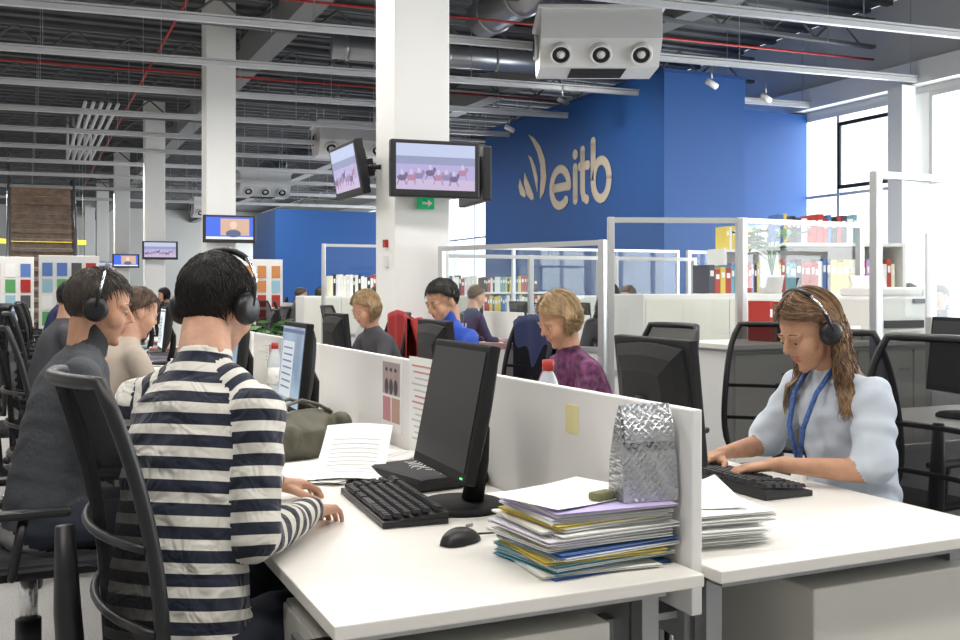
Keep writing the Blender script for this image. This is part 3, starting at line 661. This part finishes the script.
    if hands:
        for s_,sd in (('L',-1),('R',1)):
            hd=J['h'+s_]; cu=J.get('curl'+s_,(.25,.45,.35)); up=J.get('up'+s_,V(0,0,1))
            hand('hand_'+s_,J['wr'+s_]+Vector(hd).normalized()*.012,hd,up,sd,skin,par,org,handvox,cu,(.98 if male else .88))
    return par
# --- striped man
STR=stripemat('striped_knit',(.70,.68,.62),(.012,.016,.035),.045,.54)
f=V(.77,.64,0); l=V(-.64,.77,0)
J=dict(f=f,l=l,orig=V(.30,2.14,0),pel=V(.285,2.125,.58),neck=V(.355,2.225,1.145),head=V(.395,2.315,1.268),hf=(math.radians(44),.26),
 shL=V(.235,2.345,1.05),shR=V(.44,2.09,1.05),elL=V(.38,2.52,.835),elR=V(.425,2.03,.80),wrL=V(.60,2.66,.79),wrR=V(.60,2.275,.79),
 hL=V(.9,.15,-.12),hR=V(.62,.78,-.12),hipL=V(.24,2.21,.56),hipR=V(.35,2.06,.56),knL=V(.57,2.50,.58),knR=V(.68,2.30,.58),anL=V(.59,2.50,.09),anR=V(.70,2.32,.09),curlL=(.35,.6,.5),curlR=(.3,.5,.4))
person('seated_man',J,STR,hs='short',hm=HB,skin=SK1,ph=True,vox=.008,hv=.005,hcount=5000,handvox=.003,wr=.003,hs_=.95,aw=.95,ssc=1.05)
chair_at(.375,2.08,math.radians(8))
# --- woman right
f=V(-.98,.08,0); l=V(-.08,-.98,0)
SH=mat('shirt_pale_blue',(.54,.60,.68),.8,bump=.3,bscale=14)
J=dict(f=f,l=l,orig=V(2.32,2.34,0),pel=V(2.34,2.34,.57),neck=V(2.235,2.325,1.05),head=V(2.145,2.325,1.185),hf=(math.radians(174),.45),
 shL=V(2.235,2.165,.995),shR=V(2.26,2.49,.995),elL=V(2.185,2.11,.79),elR=V(2.2,2.60,.80),wrL=V(1.985,2.285,.80),wrR=V(1.985,2.52,.80),
 hL=V(-.85,.42,-.12),hR=V(-.95,-.15,-.12),hipL=V(2.33,2.26,.56),hipR=V(2.33,2.42,.56),knL=V(1.93,2.24,.57),knR=V(1.93,2.45,.57),anL=V(1.98,2.24,.09),anR=V(1.98,2.45,.09),curlL=(.15,.35,.3),curlR=(.15,.35,.3))
wo=person('seated_woman',J,SH,hs='long',hm=HLB,skin=SK2,male=False,ph=True,vox=.008,hv=.0045,hcount=3900,sleeve='short',collar='shirt',handvox=.003,wr=.004,drop=.25,aw=1.10,belly=1.15,ssc=1.12,tips=HTP)
b=B(); o=J['orig']
SC1=mat('lanyard_blue',(.04,.10,.30),.7,var=.6,vscale=90)
for s_ in (-1,1): b.tube([V(2.19,2.325+.05*s_,1.07)-o,V(2.125,2.32+.045*s_,1.0)-o,V(2.085,2.315+.03*s_,.9)-o,V(2.09,2.31+.004*s_,.80)-o],.0075,SC1,8)
b.box(V(2.09,2.31,.765)-o,(.012,.055,.08),PAPER,bev=.003)
b.obj('lanyard',parent=wo)
chair_at(2.44,2.36,math.radians(184))
# --- others
G1=mat('sweater_grey',(.065,.07,.08),.9,bump=.4,bscale=60)
PU=mat('blouse_purple',(.12,.03,.09),.85,var=.8,vscale=30)
BL=mat('track_blue',(.01,.06,.40),.6); DG=mat('jacket_dark',(.06,.06,.07),.8); BGE=mat('sweater_beige',(.42,.36,.30),.85); REDC=mat('cloth_red',(.35,.02,.02),.8); NAV=mat('cloth_navy',(.02,.03,.09),.8); WC=mat('cloth_white',(.65,.66,.68),.8)
person('seated_man',seatedJ(.055,3.55,-.02,.11,look=-.08,pitch=.22,headf=.04),G1,hs='short',hm=HGR,skin=SK2,ph=True,vox=.010,hv=.006,hcount=2400,collar='turtle',wr=.002,handvox=.005,cm=BLKM,hs_=1.03)
chair_at(.01,3.53,.02)
person('seated_man',seatedJ(.27,5.1,.25,.17,pitch=.35,dz=-.05),BGE,hm=HBR,vox=.016,hcount=700); chair_at(.17,5.08,.2)
person('seated_man',seatedJ(.10,6.9,.1,.12,pitch=.2),DG,hm=HB,vox=.018,hcount=500); chair_at(.05,6.9,.1)
person('seated_woman',seatedJ(2.32,3.80,math.pi-.05,.14,look=.1,pitch=.45,wid=.92,dz=-.07),PU,hs='bob',hm=HBL,skin=SK2,male=False,vox=.012,hv=.006,hcount=2400,drop=.06,wr=.002,tips=HTP)
chair_at(2.43,3.82,math.pi)
bm_=person('seated_man',seatedJ(2.32,5.2,math.pi+.15,.13,look=.1,pitch=.4,dz=.0),BL,hm=HB,skin=SK2,vox=.013,hv=.007,hcount=1200,wr=.002,collar='turtle',cm=BL,beard=BRD); chair_at(2.46,5.2,math.pi+.1)
b=B()
for k in range(3): b.tube([(-.02+.02*k,.14,1.115-.0*k),(0+.02*k,.19,1.09),(.02+.02*k,.232,1.0)],.004,WHT,6)
b.obj('sleeve_stripes',parent=bm_)
person('seated_woman',seatedJ(2.25,6.30,math.pi+.2,.16,look=.1,pitch=.4,wid=.92,dz=-.06),DG,hs='bob',hm=HBL,skin=SK2,male=False,vox=.014,hcount=1500,drop=.08,tips=HTP); chair_at(2.38,6.32,math.pi)
chair_at(2.25,6.98,math.pi); chair_at(3.0,3.55,math.radians(215))
person('seated_woman',seatedJ(4.3,6.9,math.pi+.9,.1,pitch=.3,wid=.92),DG,hs='long',hm=HB,skin=SK2,male=False,vox=.016,hcount=900,drop=.22); chair_at(4.4,7.0,math.pi+.9)
def jacket(m,x,y,yaw):
    b=B()
    def f(u,v):
        a=(u-.5)*2; z=1.17-.05*a*a; 
        if v<.5: k=1-v*2; return (-.33-.03-.02*math.sin(u*19+k*5),a*(.23+.03*k),z-k*.62)
        k=(v-.5)*2; return (-.30+.06+.01*math.sin(u*15),a*.22,z-k*.35)
    b.grid(f,22,16,m)
    for s_ in (-1,1): b.tube([(-.31,s_*.2,1.1),(-.34,s_*.26,.95),(-.35,s_*.26,.75),(-.33,s_*.25,.58)],[.05,.05,.045,.04],m,10)
    b.obj('jacket',(x,y,0),yaw)
jacket(NAV,2.48,5.2,math.pi+.1); jacket(REDC,2.25,6.94,math.pi)
# ------------------------------------------------------------------ items on near desks
mon_at(1.01,2.38,math.radians(177),SCR_OFF,.2,zc=.262)
mon_at(1.64,2.38,math.radians(-3),SCR_G,.1,zc=.262)
inst(KB,'computer_keyboard',(.865,2.46,.741),math.radians(-4))
inst(MS,'computer_mouse',(.885,2.05,.741),math.radians(25))
inst(KB,'computer_keyboard',(1.885,2.345,.741),math.radians(180))
b,z=stack(13,22,.285,.24,.0064,[CM[i] for i in (0,10,2,3,4,5,6,7,9,10,3,4,2,0,0,10,1)],.014,.12); b.obj('folder_stack',(1.062,1.82,.7405),.05); zt=z
b=B(); b.grid(lambda u,v:((u-.5)*.28,(v-.5)*.21,.004+.02*max(0,u-.6)**1.5+.012*max(0,.3-u)),10,4,PAPER); b.obj('paper_sheet',(1.04,1.84,.7405+zt),.3)
b=B(); b.box((0,0,.009),(.055,.03,.018),mat('olive_clay',(.20,.20,.10),.9,bump=.6),bev=.007); b.obj('eraser',(1.075,1.76,.7445+zt),.3)
def quilt():
    m=mat('silver_foil',(.50,.51,.53),.3,.85); nt=m.node_tree; N=nt.nodes; L=nt.links; tc=N.new('ShaderNodeTexCoord')
    w1=N.new('ShaderNodeTexVoronoi'); w1.distance='CHEBYCHEV'; w1.inputs['Scale'].default_value=95; w1.inputs['Randomness'].default_value=.3
    mp=N.new('ShaderNodeMapping'); mp.inputs['Rotation'].default_value=(.2,.78,.3); L.new(tc.outputs['Object'],mp.inputs[0])
    L.new(mp.outputs[0],w1.inputs['Vector']); bp=N.new('ShaderNodeBump'); bp.inputs['Strength'].default_value=1; bp.inputs['Distance'].default_value=.006; L.new(w1.outputs['Distance'],bp.inputs['Height']); L.new(bp.outputs[0],N['Principled BSDF'].inputs['Normal']); return m
Q=quilt(); b=B()
rings=[]
for z,w,t in ((0,.060,.034),(.01,.062,.036),(.08,.062,.030),(.15,.058,.018),(.19,.054,.006),(.195,.054,.004)):
    rings.append([(w*(1 if abs(math.cos(a))>.3 else abs(math.cos(a))/.3)*math.copysign(1,math.cos(a)),t*(1 if abs(math.sin(a))>.5 else abs(math.sin(a))/.5)*math.copysign(1,math.sin(a)),z) for a in [2*math.pi*k/24+.13 for k in range(24)]])
vs,fs=ring_mesh(rings); b.add(vs,fs,Q,False)
b.grid(lambda u,v:((u-.5)*.112,-.006-.026*v-.006*math.sin(v*3),.197-.075*v),4,8,Q,False)
b.obj('silver_pouch',(1.165,1.745,.7415+zt),-.12)
b,z=stack(9,12,.20,.28,.006,[PAPER,PAPER,CM[1],PAPER,CM[0]],.02,.1); b.obj('paper_stack',(1.43,1.90,.7405),-.15)
b=B(); b.grid(lambda u,v:((u-.5)*.2,(v-.5)*.29,.003+.018*(2*u-1)**2*(.3+v)),8,6,PAPER); b.obj('paper_sheet',(1.43,1.95,.7405+z),-.4)
PRN=mat('print_grey',(.55,.55,.55),.8)
fz=lambda v:.010+.12*max(0,v)**1.5
b=B(); b.grid(lambda u,v:((u-.5)*.21,(v-.5)*.30,fz(v)+.008*math.sin(u*3)),8,10,PAPER)
for k in range(9): b.grid(lambda u,v:((u-.5)*.15,-.1+k*.022+v*.004,.0012+fz((-.1+k*.022+v*.004)/.3+.5)+.008*math.sin((u*.72+.14)*3)),4,1,PRN)
b.obj('paper_sheet',(.915,2.95,.741),-.45)
def pile(seed,n,rng):
    r=random.Random(seed); b=B()
    for k in range(n):
        M=Matrix.Translation((r.uniform(-rng,rng),r.uniform(-rng,rng),.0012*k))@Matrix.Rotation(r.uniform(-.7,.7),4,'Z'); c=r.uniform(.002,.006)
        b.grid(lambda u,v:((u-.5)*.21,(v-.5)*.297,.001+c*(2*v-1)**2),4,4,PAPER,M=M)
        for j in range(6): b.grid(lambda u,v:((u-.5)*.15,-.08+j*.028+v*.004,.0022+c*(((-.08+j*.028)/.297)*2)**2),2,1,PRN,M=M)
    return b
pile(3,6,.04).obj('paper_pile',(.80,3.0,.7405),.2); pile(4,5,.05).obj('paper_pile',(1.08,3.22,.7405),.3); pile(6,5,.05).obj('paper_pile',(.66,3.68,.7405),.3)
b=B(); b.box((0,0,.02),(.24,.32,.04),BLKM,bev=.018); 
for k in range(9): b.tube([(.02*math.sin(k)+t*.014-.03,-.12+k*.027+.01*math.sin(t*2+k),.0405) for t in range(6)],.0015,PAPER,5)
b.tube([(.12,-.05,.02),(.16,-.03,.03),(.16,.04,.03),(.12,.06,.02)],.008,BLKM,6); b.obj('laptop_case',(1.085,2.77,.7405),.2)
OL=mat('olive_leather',(.10,.095,.065),.5,bump=.5,bscale=20)
hb=Body(); I=Matrix.Identity(3)
hb.loft([(V(0,0,.0),V(0,1,0),V(1,0,0),.15,.07),(V(0,0,.03),V(0,1,0),V(1,0,0),.18,.085),(V(.005,0,.09),V(0,1,0),V(1,0,0),.17,.075),(V(0,.01,.13),V(0,1,0),V(1,0,0),.15,.045),(V(.0,.01,.155),V(0,1,0),V(1,0,0),.13,.018)],0)
for q in range(8): hb.ell(V(.055*math.sin(q*2),-.14+.04*q,.07+.035*math.sin(q*3)),I,(.045,.03,.045),0)
par=bpy.data.objects.new('handbag',None); par.location=(.86,3.36,.741); par.rotation_euler=(0,0,-1.0); COL.objects.link(par)
hb.build('bag_body',.006,2,[OL],(0,0,0),par,.003,(0,))
b=B(); 
for x in (-.03,.03): b.tube([(x,-.12,.14),(x-.02,-.08,.18),(x-.03,0,.19),(x-.02,.07,.17),(x,.12,.14)],.006,OL,8)
b.tube([(.04,-.15,.1),(.1,-.2,.06),(.12,-.28,.012),(.16,-.34,.012)],.006,OL,8)
b.obj('bag_handles',parent=par)
# posters on divider
PX=DX-.0145; PK=mat('print_rose',(.55,.25,.27),.7); PD=mat('print_dark',(.08,.07,.08),.7); PS=mat('print_skin',(.5,.33,.27),.7); PT=mat('print_taupe',(.42,.36,.36),.7)
b=B(); b.box((0,0,0),(.002,.24,.34),PAPER)
for k in range(13): b.box((-.0015,.004*math.sin(k*3),.14-k*.021),(.001,.18-.03*(k%3),.006),PK if k in (0,1,5,6) else PRN)
b.box((-.0015,-.06,-.11),(.001,.08,.05),PK); b.obj('poster',(PX,3.19,.905))
b=B(); b.box((0,0,0),(.002,.22,.27),PAPER)
for (y_,z_,w_,h_,m_) in ((.0,.06,.19,.12,PT),(-.05,-.055,.085,.09,PS),(.05,-.055,.085,.09,PK)): b.box((-.0015,y_,z_),(.001,w_,h_),m_)
for y_ in (-.05,0,.05): b.sph((-.0022,y_,.075),(.0008,.014,.019),PS); b.sph((-.0021,y_,.03),(.0008,.022,.03),PD); b.sph((-.0024,y_,.092),(.0008,.014,.008),PD)
b.obj('poster',(PX,3.50,.92))
def small_note(seed):
    r=random.Random(seed); b=B(); b.box((0,0,0),(.002,.2,.15),PAPER); b.box((-.0015,-.05,.02),(.001,.07,.08),[PK,PT,PS][seed%3])
    for k in range(5): b.box((-.0015,.045,.05-k*.02),(.001,.08,.005),PRN)
    return b
b=B(); b.box((0,0,0),(.003,.06,.07),mat('sticky_yellow',(.75,.68,.35),.8)); b.obj('sticky_note',(PX,2.16,.985))
def bottle():
    b=B(); P=mat('bottle_plastic',(.70,.76,.80),.12,alpha=.62); b.tube([(0,0,0),(0,0,.01),(0,0,.09),(0,0,.1),(0,0,.11),(0,0,.21),(0,0,.25),(0,0,.28),(0,0,.285)],[.034,.038,.038,.035,.038,.038,.027,.014,.014],P,20); b.tube([(0,0,.11),(0,0,.19)],.0385,WHT,20); b.cyl((0,0,.28),(0,0,.31),.017,RED,14); return b.mesh('water_bottle')
BT=bottle(); o=inst(BT,'water_bottle',(1.49,2.76,.7405)); o.scale=(1.12,1.12,1.12); inst(BT,'water_bottle',(1.5,5.7,.7405)); inst(BT,'water_bottle',(1.12,4.9,.7405))
def mug(m):
    b=B(); b.tube([(0,0,0),(0,0,.09)],[.036,.04],m,18); b.tube([(.038,0,.07),(.062,0,.065),(.062,0,.03),(.036,0,.025)],.005,m,6); return b.mesh('coffee_mug')
MG=mug(WHT); inst(MG,'coffee_mug',(1.7,2.85,.7405)); inst(MG,'coffee_mug',(.62,4.35,.7405)); inst(MG,'coffee_mug',(4.9,4.9,.992))
b,z=stack(77,6,.21,.28,.006,[CM[8],PK,CM[8],PAPER,CM[3]],.02,.15); b.obj('magazine_pile',(1.09,3.62,.7405),.1)
for k in range(1,NB):
    y=2.345+1.45*k
    mon_at(.93 if k==1 else .98,y-.05,math.radians(178),[SCR_B,SCR_W,SCR_B][k%3] if k>1 else SCR_B,.1)
    mon_at(1.56,y+.05,math.radians(rnd.uniform(-10,8)),SCR_G,.1)
    inst(KB,'computer_keyboard',(.68,y,.741),0); inst(KB,'computer_keyboard',(1.85,y,.741),math.pi); inst(MS,'computer_mouse',(.68,y-.33,.741),0)
    s_,z=stack(20+k,rnd.randint(8,18),.22,.3,.006); s_.obj('paper_stack',(1.04,y+.47,.7405),rnd.uniform(-.2,.2))
    s_,z=stack(40+k,rnd.randint(6,20),.22,.3,.006); s_.obj('paper_stack',(1.5,y-.45,.7405),rnd.uniform(-.2,.2))
    if k>1: small_note(k).obj('pinned_note',(PX,y+.3,.95))
def pencup():
    b=B(); b.tube([(0,0,0),(0,0,.1)],.035,BLK,14)
    for k in range(6): b.cyl((.01*math.cos(k),.01*math.sin(k),.01),(.03*math.cos(k),.03*math.sin(k),.17),.004,[RED,WHT,BLK,CM[5],CM[6],WHT][k],6)
    return b.mesh('pencil_cup')
PC=pencup()
for (x,y) in ((1.36,4.3),(1.15,6.5)): inst(PC,'pencil_cup',(x,y,.7405))
# ------------------------------------------------------------------ plants
LEAF=mat('leaf_green',(.05,.16,.03),.5,var=.4,vscale=10)
def plant(seed,n,h,sp,pot=.09):
    r=random.Random(seed); b=B(); b.tube([(0,0,0),(0,0,.13),(0,0,.14)],[pot*.75,pot,pot*1.05],WHT,20); b.cyl((0,0,.12),(0,0,.142),pot*.9,BLKM,16)
    for i in range(n):
        a=r.uniform(0,6.28); t=r.uniform(.2,1)*sp; hh=h*r.uniform(.5,1); d=V(math.cos(a),math.sin(a),0); base=V(0,0,.13); tip=base+d*t+V(0,0,hh)
        b.tube([base,base+d*t*.3+V(0,0,hh*.7),tip],.003,LEAF,5); q=V(-d.y,d.x,0); L=.17*r.uniform(.7,1.2)*(h/.4)**.5; W_=L*.36; dr=r.uniform(-.3,.5)
        def lf(u,v): 
            w=math.sin(math.pi*min(1,u*.97+.02))*W_; return tuple(tip+d*(L*u)+V(0,0,-dr*L*u*u+.02*abs(2*v-1)*L*4)+q*((2*v-1)*w))
        b.grid(lf,6,2,LEAF)
    return b
# ------------------------------------------------------------------ glass partitions
def partition(x0,y0,x1,y1,zt=1.8,zb=.75,n=1,name='glass_partition'):
    b=B(); L=math.hypot(x1-x0,y1-y0); 
    for k in range(n+1): b.box((L*k/n,0,zt/2),(.045,.045,zt),ALU,bev=.005)
    b.box((L/2,0,zt-.02),(L,.04,.035),ALU); b.box((L/2,0,zb),(L,.04,.035),ALU); b.box((L/2,0,.1),(L,.04,.04),ALU)
    for k in range(n): a,c=L*k/n+.02,L*(k+1)/n-.02; b.quad((a,0,zb),(c,0,zb),(c,0,zt-.03),(a,0,zt-.03),GLASS)
    b.box((L/2,0,(zb+.1)/2),(L-.05,.02,zb-.14),PANEL)
    b.obj(name,(x0,y0,.006),math.atan2(y1-y0,x1-x0))
partition(3.6,5.78,4.42,5.46); partition(4.45,5.46,5.55,5.5)
partition(3.87,3.73,5.6,3.75,zt=1.9,zb=.5); partition(4.9,4.3,6.5,4.3,zt=1.65,n=2)
partition(2.95,7.2,3.57,5.84,zt=1.65,zb=.9); partition(3.5,8.6,6.3,8.5,zt=1.65,n=3); partition(6.6,9.0,9.0,8.8,zt=1.75,n=2)
partition(3.4,12.2,8.6,12.0,zt=1.9,n=4)
# ------------------------------------------------------------------ background workstations
BD=desk(.8,1.5,1)
def pod(x,y,n,seed=0):
    r=random.Random(seed)
    for k in range(n):
        yy=y+1.5*k
        inst(BD,'office_desk',(x-.42,yy,0),math.pi); inst(BD,'office_desk',(x+.42,yy,0)); inst(DV,'desk_divider',(x,yy,0))
        mon_at(x-.28,yy+r.uniform(-.2,.1),math.pi+r.uniform(-.2,.2),[SCR_B,SCR_W,SCR_G][r.randrange(3)]); mon_at(x+.28,yy+r.uniform(-.1,.2),r.uniform(-.2,.2),SCR_G)
        chair_at(x-1.1,yy+r.uniform(-.2,.2),r.uniform(-.5,.5)); chair_at(x+1.1,yy+r.uniform(-.2,.2),math.pi+r.uniform(-.5,.5))
        s_,z=stack(seed*10+k,r.randint(6,22),.22,.3,.007); s_.obj('paper_stack',(x-.3,yy+.5,.7405),r.uniform(-.2,.2))
        s_,z=stack(seed*10+k+5,r.randint(6,22),.22,.3,.007); s_.obj('paper_stack',(x+.3,yy-.5,.7405),r.uniform(-.2,.2))
pod(5.3,9.6,2,seed=1); pod(7.9,6.2,2,seed=2); pod(1.3,13.0,4,seed=3); pod(5.0,14.2,4,seed=4); pod(1.3,21.5,3,seed=5); pod(5.4,22,3,seed=6); pod(10.3,5.2,3,seed=8); pod(-1.6,12,3,seed=9)
FL=[(3.3,10.3,-.6,WC,HB,'short',True),(2.35,13.2,3.2,NAV,HBR,'bob',False),(.3,14.5,.0,NAV,HB,'short',True),(6.5,9.8,3.3,DG,HBR,'bob',False),(9.0,7.6,3.1,NAV,HB,'short',True),(2.4,15.9,3.1,WC,HGR,'short',True),(6.1,15.8,3.1,BGE,HB,'short',True),(3.6,13.6,.3,REDC,HB,'short',True),(2.1,10.6,2.6,BGE,HBR,'short',True),
 (4.15,9.6,.1,NAV,HBR,'short',True),(4.2,11.15,.0,WC,HB,'bob',False),(6.75,6.3,.1,WC,HB,'short',True),(3.85,15.8,.1,DG,HGR,'short',True),(9.1,6.2,3.1,BGE,HBR,'bob',False),(9.2,5.2,.1,DG,HB,'short',True),(.25,8.3,.1,WC,HB,'short',True),(2.3,17.4,3.1,DG,HB,'bob',False),(6.2,14.2,3.1,REDC,HBR,'bob',False)]
for (x,y,yaw,m,hm,st,mal) in FL:
    person('seated_man' if mal else 'seated_woman',seatedJ(x,y,yaw,.12,pitch=.25),m,hs=st,hm=hm,male=mal,vox=.025,hv=.014,hcount=250,hands=True,handvox=.01,drop=.1)
chair_at(3.2,10.35,-.6); chair_at(2.25,10.55,2.6); chair_at(.18,8.3,.1)
# counter with binders, printer
b=B(); b.box((0,0,.97),(2.0,.6,.03),WHITE,bev=.003); b.box((0,.02,.48),(1.94,.52,.95),WHT)
for x in (-.72,-.24,.24,.72): b.box((x,-.245,.5),(.46,.015,.85),PED,bev=.004); b.box((x+.16,-.257,.8),(.08,.012,.012),GREYM)
b.obj('sideboard',(4.75,4.98,.006)) 
def books(seed,L,h,cols,b=None,M=None):
    r=random.Random(seed); b=b or B(); x=0
    while x<L:
        w=r.uniform(.025,.06); hh=h*r.uniform(.8,1); b.box((x+w/2,0,hh/2),(w*.94,.2,hh),cols[r.randrange(len(cols))],M=M); b.box((x+w/2,-.101,hh*.7),(w*.6,.002,hh*.2),PAPER,M=M); x+=w
    return b
REDB=mat('binder_red',(.42,.03,.02),.5); BKB=[REDB,REDB,BLK,mat('book_dark',(.05,.05,.08),.5),CM[5],CM[9],CM[6]]
books(1,.28,.26,[REDB,BLK,REDB,mat('book_brown',(.2,.08,.04),.5)]).obj('binder_row',(4.2,5.0,.992))
books(6,.30,.22,BKB).obj('binder_row',(4.62,6.15,1.29));
def shelf(seed,w=1.1,h=1.7):
    b=B(); W_=mat('shelf_wood',(.55,.42,.30),.5)
    for s_ in (-1,1): b.box((s_*w/2,0,h/2),(.03,.32,h),WHT)
    b.box((0,.15,h/2),(w,.02,h),WHT)
    for k in range(5):
        z=.06+k*(h-.08)/4; b.box((0,0,z),(w,.31,.025),WHT)
        if k<4: books(seed+k,w-.12,.29,BKB+[WHT,PAPER,CM[6],CM[7],CM[3]],b,Matrix.Translation((-w/2+.03,-.02,z+.013)))
    books(seed+9,w*.6,.24,BKB+[WHT,CM[6]],b,Matrix.Translation((-w/2+.03,-.02,h-.005)))
    return b
shelf(100).obj('bookshelf',(6.5,7.6,.006),-.15); shelf(120).obj('bookshelf',(6.1,6.35,.006),-.3); shelf(140,1.4,1.3).obj('bookshelf',(6.5,12.8,.006)); shelf(160,1.2,1.5).obj('bookshelf',(7.2,4.35,.006),-.5); shelf(180,1.4,1.35).obj('bookshelf',(10.9,10.6,.006),-.4)
b,z=stack(61,14,.24,.3,.007); b.obj('paper_stack',(4.62,4.95,.991),.1); b,z=stack(62,9,.24,.3,.007); b.obj('paper_stack',(5.55,4.95,.991),.1)
b=B(); b.box((0,0,.14),(.46,.40,.28),WHT,bev=.02); b.box((0,-.01,.31),(.40,.34,.06),WHT,bev=.015); b.box((0,-.205,.10),(.34,.02,.05),BLKM); b.box((0,-.24,.06),(.3,.12,.01),PED); b.box((.14,-.19,.25),(.12,.05,.03),BLK,bev=.005); b.box((0,.1,.37),(.3,.02,.1),WHT,rx=-.4); b.obj('printer',(5.2,4.98,.991))
b=B(); b.box((0,0,.64),(1.5,.42,1.28),WHT,bev=.01); 
for x in (-.37,.37): b.box((x,-.212,.64),(.72,.01,1.2),PED)
b.obj('storage_cabinet',(4.75,6.2,.006))
plant(4,22,.36,.14).obj('potted_plant',(5.3,6.15,1.288))
plant(6,60,.9,.45,.16).obj('potted_plant',(8.9,4.0,.006))
plant(8,22,.25,.15).obj('potted_plant',(1.40,6.35,.7405))
mon_at(3.8,3.18,math.radians(165),SCR_OFF,.1)
b=B(); b.box((0,0,.727),(1.5,.8,.026),WHITE,bev=.003)
for x in (-.7,.7):
    for y in (-.35,.35): b.box((x,y,.357),(.05,.05,.714),GREYM)
b.box((.3,0,.36),(.45,.55,.66),PED,bev=.005); b.obj('office_desk',(4.25,3.15,0)); chair_at(3.15,3.0,.1)
b=B()
for k in range(5): b.box((k*1.05,0,.62),(1.0,.45,1.24),WHT,bev=.01); b.box((k*1.05-.25,-.23,.62),(.46,.01,1.18),PED); b.box((k*1.05+.25,-.23,.62),(.46,.01,1.18),PED)
b.obj('storage_cabinet',(3.9,13.4,0.006))
books(11,2.2,.3,[WHT,PAPER,CM[2],BLK,CM[5],WHT,REDB,CM[7]]).obj('binder_row',(3.8,13.4,1.248))
# ------------------------------------------------------------------ lights
def area(name,loc,rot,sx,sy,p,col=(1,.965,.915)):
    l=bpy.data.lights.new(name,'AREA'); l.shape='RECTANGLE'; l.size=sx; l.size_y=sy; l.energy=p; l.color=col
    o=bpy.data.objects.new(name,l); o.location=loc; o.rotation_euler=rot; COL.objects.link(o); return o
area('window_daylight',(XR+.9,27,2.6),(0,math.radians(90),0),3.8,62,3500,(.96,.975,1))
for x in (-1.2,1.9,5.2,9.0):
    for y in (.6,4.2,8.0):
        area('ceiling_light',(x,y,4.44),(0,0,math.radians(-5.5)),2.6,.22,62)
for x in (-1.2,1.9,5.2): 
    for y in (12.6,19.0,26,34): area('ceiling_light',(x,y,4.43),(0,0,math.radians(-5.5)),2.6,.12,85)
sp=bpy.data.lights.new('wall_washer','SPOT'); sp.energy=110; sp.spot_size=1.5; sp.spot_blend=1; sp.color=(1,.97,.92); sp.shadow_soft_size=.15; o=bpy.data.objects.new('wall_washer',sp); o.location=(6.6,13.2,4.3); o.rotation_euler=(V(9,14.0,3.3)-V(6.6,13.2,4.3)).to_track_quat('-Z','Y').to_euler(); COL.objects.link(o)
w=bpy.data.worlds.new('sky'); SC.world=w; w.use_nodes=True; w.node_tree.nodes['Background'].inputs[0].default_value=(.9,.94,1,1); w.node_tree.nodes['Background'].inputs[1].default_value=1.8
# ------------------------------------------------------------------ camera
c=bpy.data.cameras.new('camera'); c.sensor_width=36; c.lens=37.5; c.shift_y=-28/960; c.clip_end=200
o=bpy.data.objects.new('camera',c); o.location=(0,0,1.3); th=math.atan(.455); o.rotation_euler=(math.radians(90),0,-th); COL.objects.link(o); SC.camera=o
SC.view_settings.view_transform='Standard'; SC.view_settings.look='None'; SC.view_settings.exposure=.42
